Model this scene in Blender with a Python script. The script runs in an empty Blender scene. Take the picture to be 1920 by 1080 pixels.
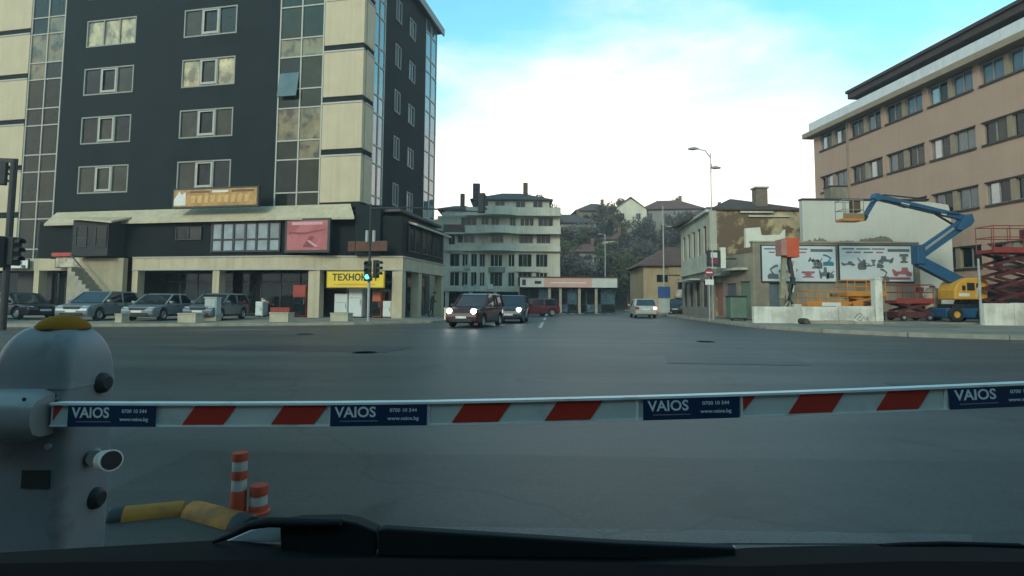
import bpy, bmesh, math, random
from mathutils import Matrix, Vector
random.seed(7)
sc = bpy.context.scene
C = sc.collection
R = math.radians
# ---------------------------------------------------------------- camera
FPX, PITCH, ROLL, CAMZ, VH = 1050.0, R(4.0), R(0.4), 1.25, 565.0
SHIFT = 540 + FPX * math.tan(PITCH) - VH
_r0 = Vector((1, 0, 0)); _u0 = Vector((0, -math.sin(PITCH), math.cos(PITCH))); _f = Vector((0, math.cos(PITCH), math.sin(PITCH)))
_r = _r0 * math.cos(ROLL) + _u0 * math.sin(ROLL); _u = -_r0 * math.sin(ROLL) + _u0 * math.cos(ROLL)
cam = bpy.data.cameras.new('camera'); camo = bpy.data.objects.new('camera', cam); C.objects.link(camo)
cam.sensor_width = 36; cam.lens = 36 * FPX / 1920; cam.shift_y = -SHIFT / 1920
cam.clip_start = 0.05; cam.clip_end = 3000
camo.matrix_world = Matrix(((_r.x, _u.x, -_f.x, 0), (_r.y, _u.y, -_f.y, 0), (_r.z, _u.z, -_f.z, CAMZ), (0, 0, 0, 1)))
sc.camera = camo
def at(u, v, Y):
    """world point on the plane y = Y seen at photo pixel u, v (for measuring sizes from the photo)"""
    d = _f + _r * ((u - 960) / FPX) - _u * ((v + SHIFT - 540) / FPX)
    t = Y / d.y
    return Vector((d.x * t, Y, CAMZ + d.z * t))
# ---------------------------------------------------------------- sky, sun, exposure
SUN_EL, SUN_AZ = R(24), R(205)          # azimuth clockwise from +Y: behind the camera, a little to the left
world = bpy.data.worlds.new('World'); sc.world = world; world.use_nodes = True
nt = world.node_tree; N = nt.nodes; Lk = nt.links; N.clear()
wo = N.new('ShaderNodeOutputWorld'); bg = N.new('ShaderNodeBackground'); bg.inputs[1].default_value = 0.1
sky = N.new('ShaderNodeTexSky'); sky.sky_type = 'NISHITA'; sky.sun_disc = False
sky.sun_elevation = SUN_EL; sky.sun_rotation = SUN_AZ; sky.dust_density = 0.6; sky.air_density = 1.0; sky.ozone_density = 1.5
tint = N.new('ShaderNodeMix'); tint.data_type = 'RGBA'; tint.blend_type = 'MULTIPLY'; tint.inputs[0].default_value = 1
tint.inputs[7].default_value = (2.0, 3.6, 2.9, 1)
Lk.new(sky.outputs[0], tint.inputs[6])
tc = N.new('ShaderNodeTexCoord'); sep = N.new('ShaderNodeSeparateXYZ'); Lk.new(tc.outputs['Generated'], sep.inputs[0])
mp = N.new('ShaderNodeMapping'); mp.inputs['Scale'].default_value = (1.0, 1.0, 2.6); Lk.new(tc.outputs['Generated'], mp.inputs[0])
mp.inputs['Location'].default_value = (3.1, 0.4, 0.3)
nz = N.new('ShaderNodeTexNoise'); nz.inputs['Scale'].default_value = 1.7; nz.inputs['Detail'].default_value = 7; nz.inputs['Roughness'].default_value = .52; nz.inputs['Distortion'].default_value = .3
Lk.new(mp.outputs[0], nz.inputs[0])
el = N.new('ShaderNodeMapRange'); el.inputs[1].default_value = .12; el.inputs[2].default_value = .46; el.inputs[3].default_value = .42; el.inputs[4].default_value = -.16
Lk.new(sep.outputs[2], el.inputs[0])
ad = N.new('ShaderNodeMath'); ad.operation = 'ADD'; Lk.new(nz.outputs[0], ad.inputs[0]); Lk.new(el.outputs[0], ad.inputs[1])
ms = N.new('ShaderNodeMapRange'); ms.interpolation_type = 'SMOOTHSTEP'; ms.inputs[1].default_value = .40; ms.inputs[2].default_value = .72
Lk.new(ad.outputs[0], ms.inputs[0])
mx = N.new('ShaderNodeMix'); mx.data_type = 'RGBA'
nb = N.new('ShaderNodeTexNoise'); nb.inputs['Scale'].default_value = 2.3; nb.inputs['Detail'].default_value = 6; nb.inputs['Distortion'].default_value = .4; Lk.new(mp.outputs[0], nb.inputs[0])
cb_ = N.new('ShaderNodeValToRGB'); cb_.color_ramp.elements[0].position = .36; cb_.color_ramp.elements[0].color = (.74, .74, .74, 1); cb_.color_ramp.elements[1].position = .60; cb_.color_ramp.elements[1].color = (1, .95, .86, 1); Lk.new(nb.outputs[0], cb_.inputs[0])
cs = N.new('ShaderNodeMix'); cs.data_type = 'RGBA'; cs.blend_type = 'MULTIPLY'; cs.inputs[0].default_value = 1; cs.inputs[6].default_value = (15, 14.6, 13.8, 1); Lk.new(cb_.outputs[0], cs.inputs[7]); Lk.new(cs.outputs[2], mx.inputs[7])
Lk.new(ms.outputs[0], mx.inputs[0]); Lk.new(tint.outputs[2], mx.inputs[6]); Lk.new(mx.outputs[2], bg.inputs[0]); Lk.new(bg.outputs[0], wo.inputs[0])
sl = bpy.data.lights.new('sun', 'SUN'); sl.energy = 1.5; sl.angle = R(14); sl.color = (1, .87, .66)
so = bpy.data.objects.new('sun', sl); C.objects.link(so)
sdir = Vector((math.sin(SUN_AZ) * math.cos(SUN_EL), math.cos(SUN_AZ) * math.cos(SUN_EL), math.sin(SUN_EL)))
so.rotation_euler = sdir.to_track_quat('Z', 'Y').to_euler(); so.location = sdir * 300
vs = sc.view_settings; vs.view_transform = 'Standard'; vs.look = 'None'; vs.exposure = 0.12; vs.gamma = 1.0; vs.use_curve_mapping = False
sc.cycles.pixel_filter_type = 'BLACKMAN_HARRIS'; sc.cycles.filter_width = 1.45
sc.cycles.use_denoising = True; sc.cycles.max_bounces = 4; sc.cycles.volume_bounces = 0
# ---------------------------------------------------------------- materials
_m = {}
def mat(name, col, rough=.75, var=.18, scale=2.0, metal=0., bump=0., spec=.5, emit=None, es=0., ior=1.45, col2=None, c2=(.45, .62), s2=.6, stretch=(1, 1, 1), streak=0.):
    """procedural material: base colour with two octaves of noise, optional second colour in patches, rain streaks, bump"""
    if name in _m: return _m[name]
    m = bpy.data.materials.new(name); m.use_nodes = True; t = m.node_tree; n = t.nodes; l = t.links
    b = n['Principled BSDF']; b.inputs['Roughness'].default_value = rough; b.inputs['Metallic'].default_value = metal
    b.inputs['IOR'].default_value = ior; b.inputs['Specular IOR Level'].default_value = spec
    co = n.new('ShaderNodeTexCoord'); src = co.outputs['Object']
    if stretch != (1, 1, 1):
        q = n.new('ShaderNodeMapping'); q.inputs['Scale'].default_value = stretch; l.new(src, q.inputs[0]); src = q.outputs[0]
    z = n.new('ShaderNodeTexNoise'); z.inputs['Scale'].default_value = scale; z.inputs['Detail'].default_value = 8; z.inputs['Roughness'].default_value = .65
    l.new(src, z.inputs[0])
    def mixn(a, c, f):
        x = n.new('ShaderNodeMix'); x.data_type = 'RGBA'
        for s, val in ((0, f), (6, a), (7, c)):
            if hasattr(val, 'links') or hasattr(val, 'is_linked'): l.new(val, x.inputs[s])
            elif s == 0: x.inputs[0].default_value = val
            else: x.inputs[s].default_value = (*val[:3], 1)
        return x.outputs[2]
    def rng(sock, a, c):
        x = n.new('ShaderNodeMapRange'); x.inputs[1].default_value = a; x.inputs[2].default_value = c; l.new(sock, x.inputs[0]); return x.outputs[0]
    base = mixn([c * (1 - var) for c in col], [min(1, c * (1 + var)) for c in col], rng(z.outputs[0], .3, .7))
    if col2:
        z2 = n.new('ShaderNodeTexNoise'); z2.inputs['Scale'].default_value = s2; z2.inputs['Detail'].default_value = 9; z2.inputs['Roughness'].default_value = .6; z2.inputs['Distortion'].default_value = .25
        l.new(src, z2.inputs[0]); base = mixn(base, col2, rng(z2.outputs[0], *c2))
    if streak:
        q = n.new('ShaderNodeMapping'); q.inputs['Scale'].default_value = (3, 3, .12); l.new(co.outputs['Object'], q.inputs[0])
        z3 = n.new('ShaderNodeTexNoise'); z3.inputs['Scale'].default_value = 1.2; z3.inputs['Detail'].default_value = 5; l.new(q.outputs[0], z3.inputs[0])
        k = n.new('ShaderNodeMath'); k.operation = 'MULTIPLY'; k.inputs[1].default_value = streak; l.new(rng(z3.outputs[0], .45, .75), k.inputs[0])
        base = mixn(base, [c * .45 for c in col], k.outputs[0])
    l.new(base, b.inputs['Base Color'])
    if bump:
        bp = n.new('ShaderNodeBump'); bp.inputs['Strength'].default_value = bump; bp.inputs['Distance'].default_value = .02
        z4 = n.new('ShaderNodeTexNoise'); z4.inputs['Scale'].default_value = scale * 12; z4.inputs['Detail'].default_value = 4; l.new(src, z4.inputs[0])
        l.new(z4.outputs[0], bp.inputs['Height']); l.new(bp.outputs[0], b.inputs['Normal'])
    if emit:
        b.inputs['Emission Color'].default_value = (*emit, 1); b.inputs['Emission Strength'].default_value = es
    _m[name] = m; return m
def glass(name, col=(.018, .024, .024), ior=1.8, rough=.04, wav=.02, col2=None):
    m = mat(name, col, rough=rough, var=.4, scale=.8, ior=ior, spec=.5, col2=col2, s2=.9, c2=(.48, .6))
    if wav and 'gw' not in m:
        n = m.node_tree.nodes; l = m.node_tree.links; m['gw'] = 1
        bp = n.new('ShaderNodeBump'); bp.inputs['Strength'].default_value = wav; bp.inputs['Distance'].default_value = .3
        z = n.new('ShaderNodeTexNoise'); z.inputs['Scale'].default_value = .9; z.inputs['Detail'].default_value = 1
        co = n.new('ShaderNodeTexCoord'); l.new(co.outputs['Object'], z.inputs[0])
        l.new(z.outputs[0], bp.inputs['Height']); l.new(bp.outputs[0], n['Principled BSDF'].inputs['Normal'])
    return m
def asphalt(name, base, patch):
    m = mat(name, base, rough=.5, var=.16, scale=.35, bump=.2, col2=patch, s2=.12, c2=(.46, .60), spec=.45)
    t = m.node_tree; n = t.nodes; l = t.links; b = n['Principled BSDF']
    co = n.new('ShaderNodeTexCoord')
    # fine aggregate speckle, cracks and oil drips
    g = n.new('ShaderNodeTexNoise'); g.inputs['Scale'].default_value = 60; g.inputs['Detail'].default_value = 3; l.new(co.outputs['Object'], g.inputs[0])
    gr = n.new('ShaderNodeMapRange'); gr.inputs[1].default_value = .3; gr.inputs[2].default_value = .7; gr.inputs[3].default_value = .72; gr.inputs[4].default_value = 1.3; l.new(g.outputs[0], gr.inputs[0])
    vz = n.new('ShaderNodeTexVoronoi'); vz.feature = 'DISTANCE_TO_EDGE'; vz.inputs['Scale'].default_value = .16
    dn = n.new('ShaderNodeTexNoise'); dn.inputs['Scale'].default_value = .7; dn.inputs['Detail'].default_value = 6; l.new(co.outputs['Object'], dn.inputs[0])
    va = n.new('ShaderNodeVectorMath'); va.operation = 'MULTIPLY_ADD'; va.inputs[1].default_value = (2.2, 2.2, 0); l.new(dn.outputs[1], va.inputs[0]); l.new(co.outputs['Object'], va.inputs[2]); l.new(va.outputs[0], vz.inputs[0])
    cr = n.new('ShaderNodeMapRange'); cr.inputs[1].default_value = .0; cr.inputs[2].default_value = .006; cr.inputs[3].default_value = .66; cr.inputs[4].default_value = 1; l.new(vz.outputs[0], cr.inputs[0])
    o = n.new('ShaderNodeTexNoise'); o.inputs['Scale'].default_value = .9; o.inputs['Detail'].default_value = 5; o.inputs['Distortion'].default_value = .8; l.new(co.outputs['Object'], o.inputs[0])
    orr = n.new('ShaderNodeMapRange'); orr.inputs[1].default_value = .60; orr.inputs[2].default_value = .70; orr.inputs[3].default_value = 1; orr.inputs[4].default_value = .6; l.new(o.outputs[0], orr.inputs[0])
    tk = n.new('ShaderNodeTexNoise'); tk.inputs['Scale'].default_value = .5; tk.inputs['Detail'].default_value = 5; tk.inputs['Distortion'].default_value = .2
    tm = n.new('ShaderNodeMapping'); tm.inputs['Scale'].default_value = (.16, 1.5, 1); tm.inputs['Rotation'].default_value = (0, 0, .12); l.new(co.outputs['Object'], tm.inputs[0]); l.new(tm.outputs[0], tk.inputs[0])
    tr_ = n.new('ShaderNodeMapRange'); tr_.inputs[1].default_value = .35; tr_.inputs[2].default_value = .65; tr_.inputs[3].default_value = .70; tr_.inputs[4].default_value = 1.24; l.new(tk.outputs[0], tr_.inputs[0])
    p0 = n.new('ShaderNodeMath'); p0.operation = 'MULTIPLY'; l.new(tr_.outputs[0], p0.inputs[0]); l.new(gr.outputs[0], p0.inputs[1]); gr = p0
    p1 = n.new('ShaderNodeMath'); p1.operation = 'MULTIPLY'; l.new(gr.outputs[0], p1.inputs[0]); l.new(cr.outputs[0], p1.inputs[1])
    p2 = n.new('ShaderNodeMath'); p2.operation = 'MULTIPLY'; l.new(p1.outputs[0], p2.inputs[0]); l.new(orr.outputs[0], p2.inputs[1])
    src = b.inputs['Base Color'].links[0].from_socket
    x = n.new('ShaderNodeMix'); x.data_type = 'RGBA'; x.blend_type = 'MULTIPLY'; x.inputs[0].default_value = 1
    l.new(src, x.inputs[6]); l.new(p2.outputs[0], x.inputs[7]); l.new(x.outputs[2], b.inputs['Base Color'])
    return m
# ---------------------------------------------------------------- mesh helpers
class MB:
    def __init__(s, tf=None): s.v = []; s.f = []; s.tf = tf
    def add(s, vs, fs):
        o = len(s.v)
        s.v += [tuple(s.tf(p)) if s.tf else tuple(p) for p in vs]; s.f += [tuple(i + o for i in f) for f in fs]; return s
    def box(s, x0, x1, y0, y1, z0, z1):
        return s.add([(x0, y0, z0), (x1, y0, z0), (x1, y1, z0), (x0, y1, z0), (x0, y0, z1), (x1, y0, z1), (x1, y1, z1), (x0, y1, z1)],
                     [(0, 3, 2, 1), (4, 5, 6, 7), (0, 1, 5, 4), (1, 2, 6, 5), (2, 3, 7, 6), (3, 0, 4, 7)])
    def prism(s, pts, a, b, axis='y'):
        f = {'y': lambda p, q: (p[0], q, p[1]), 'z': lambda p, q: (p[0], p[1], q), 'x': lambda p, q: (q, p[0], p[1])}[axis]
        k = len(pts)
        return s.add([f(p, a) for p in pts] + [f(p, b) for p in pts],
                     [tuple(range(k)), tuple(range(2 * k - 1, k - 1, -1))] + [(i, (i + 1) % k + 0, (i + 1) % k + k, i + k) for i in range(k)])
    def bar(s, p, q, w, h, up=(0, 0, 1)):
        p = Vector(p); q = Vector(q); d = (q - p).normalized(); up = Vector(up)
        if abs(d.dot(up)) > .98: up = Vector((0, 1, 0))
        a = d.cross(up).normalized() * w / 2; b = a.cross(d).normalized() * h / 2
        vs = [e + x * a + y * b for e in (p, q) for x, y in ((-1, -1), (1, -1), (1, 1), (-1, 1))]
        return s.add(vs, [(0, 1, 2, 3), (7, 6, 5, 4), (0, 4, 5, 1), (1, 5, 6, 2), (2, 6, 7, 3), (3, 7, 4, 0)])
    def tube(s, pts, r, n=8, cap=True):
        pts = [Vector(p) for p in pts]; rs = r if isinstance(r, (list, tuple)) else [r] * len(pts); vs = []; fs = []
        for i, p in enumerate(pts):
            d = (pts[min(i + 1, len(pts) - 1)] - pts[max(i - 1, 0)]).normalized()
            up = Vector((0, 0, 1)) if abs(d.z) < .95 else Vector((1, 0, 0))
            a = d.cross(up).normalized(); b = a.cross(d)
            vs += [p + (a * math.cos(2 * math.pi * k / n) + b * math.sin(2 * math.pi * k / n)) * rs[i] for k in range(n)]
            if i: fs += [((i - 1) * n + k, (i - 1) * n + (k + 1) % n, i * n + (k + 1) % n, i * n + k) for k in range(n)]
        if cap: fs += [tuple(range(n - 1, -1, -1)), tuple(range((len(pts) - 1) * n, len(pts) * n))]
        return s.add(vs, fs)
    def lathe(s, prof, n=16, c=(0, 0, 0), axis='z', cap=True):
        vs = []; fs = []; k = len(prof)
        for j in range(n):
            t = 2 * math.pi * j / n
            for r, h in prof:
                a, b = r * math.cos(t), r * math.sin(t)
                p = (a, b, h) if axis == 'z' else ((h, a, b) if axis == 'x' else (a, h, b))
                vs.append((p[0] + c[0], p[1] + c[1], p[2] + c[2]))
        for j in range(n):
            for i in range(k - 1):
                fs.append((j * k + i, ((j + 1) % n) * k + i, ((j + 1) % n) * k + i + 1, j * k + i + 1))
        if cap and prof[0][0] > 1e-5: fs.append(tuple(j * k for j in range(n)))
        if cap and prof[-1][0] > 1e-5: fs.append(tuple(j * k + k - 1 for j in range(n - 1, -1, -1)))
        return s.add(vs, fs)
    def loft(s, rings, cap=True):
        n = len(rings[0]); vs = [p for r in rings for p in r]; fs = []
        for i in range(len(rings) - 1):
            fs += [(i * n + k, i * n + (k + 1) % n, (i + 1) * n + (k + 1) % n, (i + 1) * n + k) for k in range(n)]
        if cap: fs += [tuple(range(n - 1, -1, -1)), tuple(range((len(rings) - 1) * n, len(rings) * n))]
        return s.add(vs, fs)
    def holed(s, x0, x1, z0, z1, holes, y0, y1):
        """wall in the xz plane from y0 (face) to y1 (back) with rectangular openings"""
        xs = sorted({x0, x1, *[h[0] for h in holes], *[h[1] for h in holes]}); zs = sorted({z0, z1, *[h[2] for h in holes], *[h[3] for h in holes]})
        nx, nz_ = len(xs) - 1, len(zs) - 1
        def solid(i, j):
            if not (0 <= i < nx and 0 <= j < nz_): return False
            cx, cz = (xs[i] + xs[i + 1]) / 2, (zs[j] + zs[j + 1]) / 2
            return not any(h[0] < cx < h[1] and h[2] < cz < h[3] for h in holes)
        for i in range(nx):
            for j in range(nz_):
                if not solid(i, j): continue
                a, b, c, d = xs[i], xs[i + 1], zs[j], zs[j + 1]
                s.add([(a, y0, c), (b, y0, c), (b, y0, d), (a, y0, d)], [(0, 1, 2, 3)]); s.add([(a, y1, c), (b, y1, c), (b, y1, d), (a, y1, d)], [(3, 2, 1, 0)])
                if not solid(i - 1, j): s.add([(a, y0, c), (a, y0, d), (a, y1, d), (a, y1, c)], [(0, 1, 2, 3)])
                if not solid(i + 1, j): s.add([(b, y0, c), (b, y0, d), (b, y1, d), (b, y1, c)], [(3, 2, 1, 0)])
                if not solid(i, j - 1): s.add([(a, y0, c), (b, y0, c), (b, y1, c), (a, y1, c)], [(3, 2, 1, 0)])
                if not solid(i, j + 1): s.add([(a, y0, d), (b, y0, d), (b, y1, d), (a, y1, d)], [(0, 1, 2, 3)])
        return s
    def build(s, name, m, parent=None, smooth=False, bevel=0., loc=None, rz=0., segs=2, fix=True):
        me = bpy.data.meshes.new(name); me.from_pydata(s.v, [], s.f)
        if fix:
            bm = bmesh.new(); bm.from_mesh(me); bmesh.ops.recalc_face_normals(bm, faces=bm.faces); bm.to_mesh(me); bm.free()
        me.materials.append(m)
        if smooth:
            me.shade_smooth(); me.set_sharp_from_angle(angle=R(40))
        o = bpy.data.objects.new(name, me); C.objects.link(o); o.parent = parent
        if loc: o.location = loc
        if rz: o.rotation_euler.z = rz
        if bevel:
            b = o.modifiers.new('bevel', 'BEVEL'); b.width = bevel; b.segments = segs; b.limit_method = 'ANGLE'; b.angle_limit = R(35)
        return o
def tag(o, label=None, cat=None, group=None, kind=None):
    for k, v in (('label', label), ('category', cat), ('group', group), ('kind', kind)):
        if v: o[k] = v
    return o
def thing(name, label, cat, loc=(0, 0, 0), rz=0., group=None):
    o = bpy.data.objects.new(name, None); C.objects.link(o); o.location = loc; o.rotation_euler.z = rz; o.empty_display_size = .2
    return tag(o, label, cat, group)
def B(name, m, parent, x0, x1, y0, y1, z0, z1, bevel=0., tf=None):
    return MB(tf).box(x0, x1, y0, y1, z0, z1).build(name, m, parent, bevel=bevel)
def text(body, size, m, parent, loc, rx=90., rz=0., sx=1., name='lettering', align='CENTER', bold=0., ext=.002):
    cu = bpy.data.curves.new('t', 'FONT'); cu.body = body; cu.size = size; cu.align_x = align; cu.align_y = 'CENTER'; cu.extrude = ext; cu.offset = bold; cu.resolution_u = 3
    ob = bpy.data.objects.new('t', cu); C.objects.link(ob); bpy.context.view_layer.update()
    me = bpy.data.meshes.new_from_object(ob); bpy.data.objects.remove(ob); me.materials.clear(); me.materials.append(m)
    o = bpy.data.objects.new(name, me); C.objects.link(o); o.parent = parent; o.location = loc; o.rotation_euler = (R(rx), 0, R(rz)); o.scale = (sx, 1, 1)
    return o
def window(parent, x0, x1, z0, z1, y, fr, fm, gms, tf=None, fw=.07, rows=(0, 1), dep=.08, name='window'):
    """frame with mullions; fr and rows are the fractions where panes begin and end"""
    f = MB(tf); w, h = x1 - x0, z1 - z0
    xs = [x0 + w * t for t in fr]; zs = [z0 + h * t for t in rows]
    f.box(x0, x1, y, y + dep, z0, z0 + fw); f.box(x0, x1, y, y + dep, z1 - fw, z1)
    for i, x in enumerate(xs):
        a, b = (x, x + fw) if i == 0 else ((x - fw, x) if i == len(xs) - 1 else (x - fw * .6, x + fw * .6))
        f.box(a, b, y + .002, y + dep - .002, z0 + fw, z1 - fw)
    for z in zs[1:-1]: f.box(x0 + fw, x1 - fw, y + .004, y + dep - .004, z - fw * .45, z + fw * .45)
    fo = f.build(name, fm, parent)
    k = 0
    for i in range(len(xs) - 1):
        for j in range(len(zs) - 1):
            g = gms[k % len(gms)]; k += 1
            MB(tf).box(xs[i] + fw * .5, xs[i + 1] - fw * .5, y + dep * .45, y + dep * .6, zs[j] + fw * .4, zs[j + 1] - fw * .4).build('pane', g, fo)
    return fo
# ---------------------------------------------------------------- setting: ground, road, pavements, hill
m_earth = mat('earth', (.07, .065, .05), rough=.95, var=.3, scale=.2)
m_road = asphalt('asphalt', (.070, .066, .059), (.056, .053, .048))
m_lane = asphalt('exit_lane_asphalt', (.050, .048, .043), (.042, .040, .036))
m_pave = mat('paving', (.24, .21, .16), rough=.9, var=.22, scale=1.2, bump=.2, col2=(.13, .125, .11), s2=.35)
m_kerb = mat('kerb_stone', (.31, .28, .22), rough=.9, var=.25, scale=2)
m_paint = mat('road_paint', (.42, .43, .42), rough=.7, var=.25, scale=3, col2=(.12, .12, .12), s2=2.5, c2=(.50, .66))
def struct(o): o['kind'] = 'structure'; return o
def sheet(name, pts, z, m):
    return struct(MB().add([(x, y, z) for x, y in pts], [tuple(range(len(pts)))]).build(name, m, fix=False))
def grid_sheet(name, x0, x1, y0, y1, nx, ny, fz, m):
    vs = [(x0 + (x1 - x0) * i / nx, y0 + (y1 - y0) * j / ny) for j in range(ny + 1) for i in range(nx + 1)]
    return struct(MB().add([(x, y, fz(x, y)) for x, y in vs], [(j * (nx + 1) + i, j * (nx + 1) + i + 1, (j + 1) * (nx + 1) + i + 1, (j + 1) * (nx + 1) + i) for j in range(ny) for i in range(nx)]).build(name, m, smooth=True, fix=False))
sheet('ground', [(-1500, -1500), (1500, -1500), (1500, 1500), (-1500, 1500)], -.02, m_earth)
grid_sheet('road', -70, 70, -6, 92, 70, 60, lambda x, y: .004, m_road)
sheet('exit_lane', [(-2.6, -4), (6.2, -4), (6.2, 4.1), (5.2, 4.5), (-2.6, 4.7)], .008, m_lane)
KL = [(-70, 14), (-40, 20), (-21.2, 24.2), (-13.8, 26.2), (-8, 28.6), (-4.6, 31.6), (-3.3, 35), (-2.7, 40), (-2.2, 48), (-1.6, 58), (-1.2, 62)]
KR = [(16.6, 82), (15.2, 62), (14.0, 50), (13.2, 40), (12.5, 31), (12.4, 27.2), (13.3, 24.0), (15.2, 21.6), (17.8, 20.2), (30, 17.5), (70, 10)]
struct(MB().prism(KL + [(-1.2, 92), (-70, 92)], -.01, .12, 'z').build('pavement', m_pave))
struct(MB().prism(KR + [(70, 82)], -.01, .15, 'z').build('pavement', m_pave))
def kerb(pts, h, off):
    mb = MB()
    for i in range(len(pts) - 1):
        mb.bar((*pts[i], h / 2 + .008), (*pts[i + 1], h / 2 + .008), .22, h + .01)
    return struct(mb.build('kerb', m_kerb))
kerb(KL, .12, 1); kerb(KR, .15, 1)
m_yard = mat('yard_concrete', (.28, .25, .19), rough=.92, var=.2, scale=.8, bump=.15, col2=(.15, .14, .125), s2=.3)
struct(MB().prism([(15.6, 31.2), (70, 29.2), (70, 70), (17.5, 70), (16.2, 41)], .12, .25, 'z').build('yard_paving', m_yard, bevel=.06))
for i, (x0, y0, x1, y1) in enumerate([(1.35, 26.8, 1.9, 34.0), (2.2, 38, 2.65, 44), (3.0, 49, 3.4, 55)]):
    d = Vector((x1 - x0, y1 - y0, 0)).normalized(); nrm = Vector((d.y, -d.x, 0)) * .085
    a, b = Vector((x0, y0, .0085)), Vector((x1, y1, .0085))
    struct(MB().add([a - nrm, a + nrm, b + nrm, b - nrm], [(0, 1, 2, 3)]).build('lane_marking', m_paint, fix=False))
for k in range(9):                     # worn crossing and stop bars on the far carriageway
    x = 5.2 + k * .95
    if k in (3, 6): continue
    struct(MB().add([(x, 58, .0085), (x + .45, 58, .0085), (x + .6, 61, .0085), (x + .15, 61, .0085)], [(0, 1, 2, 3)]).build('crossing_stripe', m_paint, fix=False))
MBm = MB().add([(-12, 24.1, .0085), (-4.5, 26.6, .0085), (-4.4, 26.9, .0085), (-12, 24.4, .0085)], [(0, 1, 2, 3)])
m_patch = asphalt('patched_asphalt', (.040, .043, .045), (.034, .036, .038))
for k, pts in enumerate([[(3.2, 11.6), (6.0, 11.3), (6.4, 12.8), (3.6, 13.2)], [(5.8, 8.3), (8.2, 8.1), (8.3, 8.9), (5.9, 9.0)], [(-7.8, 14), (-3.0, 13.5), (-2.6, 15.2), (-7.6, 15.8)]]):
    sheet('asphalt_patch', pts, .010, m_patch)
sheet('worn_joint_strip', [(-.75, 3.02), (.6, 2.98), (2.4, 3.0), (2.5, 3.12), (.6, 3.16), (-.75, 3.18)], .0115, asphalt('worn_joint', (.085, .085, .080), (.055, .055, .05)))
m_iron = mat('cast_iron', (.045, .043, .040), rough=.7, var=.3, scale=9)
for mx_, my_ in ((-3.5, 13.5), (6.2, 18.0), (-7.5, 20.5)):
    struct(MB().lathe([(0, .0), (.27, .0), (.29, .006), (.31, .0)], 20, (mx_, my_, .0105)).build('manhole_cover', m_iron))
for x0, y0, x1, y1 in ((16.5, 18.6, 20.5, 17.7), (22, 17.3, 26, 16.4), (-13, 22.6, -9.5, 23.8)):
    d = Vector((x1 - x0, y1 - y0, 0)).normalized(); nrm = Vector((d.y, -d.x, 0)) * .08
    a, b = Vector((x0, y0, .0085)), Vector((x1, y1, .0085))
    struct(MB().add([a - nrm, a + nrm, b + nrm, b - nrm], [(0, 1, 2, 3)]).build('lane_marking', m_paint, fix=False))
def hz(x, y):
    t = max(0, min(1, (y - 86) / 56)); t = t * t * (3 - 2 * t)
    return -.3 + t * (21 + 2.5 * math.sin(x * .05 + 1) + 1.2 * math.sin(x * .13 + y * .07))
m_hill = mat('hillside', (.055, .055, .032), rough=.95, var=.4, scale=.12, col2=(.075, .06, .04), s2=.06)
grid_sheet('hill', -160, 160, 84, 330, 64, 50, hz, m_hill)
# ---------------------------------------------------------------- left office building (local frame: x right along the front, y into the block)
A_L = R(11.5); OL = (-9.9, 36.0)
ob = thing('office_building', 'tall dark grey office block with cream corner panels and shops below', 'building', (*OL, 0), -A_L)
def WL(x, y, z=0.): return Vector((OL[0] + x * math.cos(A_L) + y * math.sin(A_L), OL[1] - x * math.sin(A_L) + y * math.cos(A_L), z))
m_dark = mat('dark_cladding', (.018, .024, .026), spec=.12, rough=.8, var=.16, scale=.5, streak=.2)
m_cream = mat('cream_panel', (.48, .41, .28), rough=.65, var=.07, scale=.9, streak=.18)
m_creamb = mat('cream_render', (.46, .395, .275), rough=.8, var=.12, scale=1.1, streak=.35)
m_fr = mat('grey_frame', (.22, .23, .21), rough=.5, var=.12, scale=3)
m_frd = mat('dark_frame', (.03, .034, .036), rough=.5, var=.2, scale=3)
m_alu = mat('pale_mullion', (.36, .36, .32), rough=.5, var=.1, scale=3)
g_str = glass('tower_glass', (.014, .021, .018), ior=1.38, wav=.05)
g_str2 = glass('tower_glass_bronze', (.026, .030, .020), ior=1.38, wav=.05)
g_win = glass('window_glass', (.012, .017, .018), ior=1.42)
g_cur = glass('curtained_glass', (.040, .041, .032), ior=1.4)
g_cloud_paint = glass('painted_cloud_glass', (.46, .39, .22), ior=1.6, wav=.12, col2=(.17, .15, .10))  # tan base colour paints a golden cloud reflection into the pane
g_blue = glass('blue_reflective_glass', (.06, .12, .16), ior=2.9, wav=.03)
g_cloud_dim = glass('painted_dim_cloud_glass', (.17, .145, .075), ior=1.6, wav=.15, col2=(.035, .038, .028))  # dimmer cloud reflection painted as bronze base colour, for the glass strips
g_shop = glass('shop_glass', (.012, .017, .019), ior=1.5)
ST, Z0 = 3.54, 7.43                    # storey height and podium roof
TOP = 25.9
side = lambda p: (0 - p[1], p[0], p[2])      # wall drawn in xz (face at y=0) turned onto the right flank: along-depth p0, outward -p1
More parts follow.
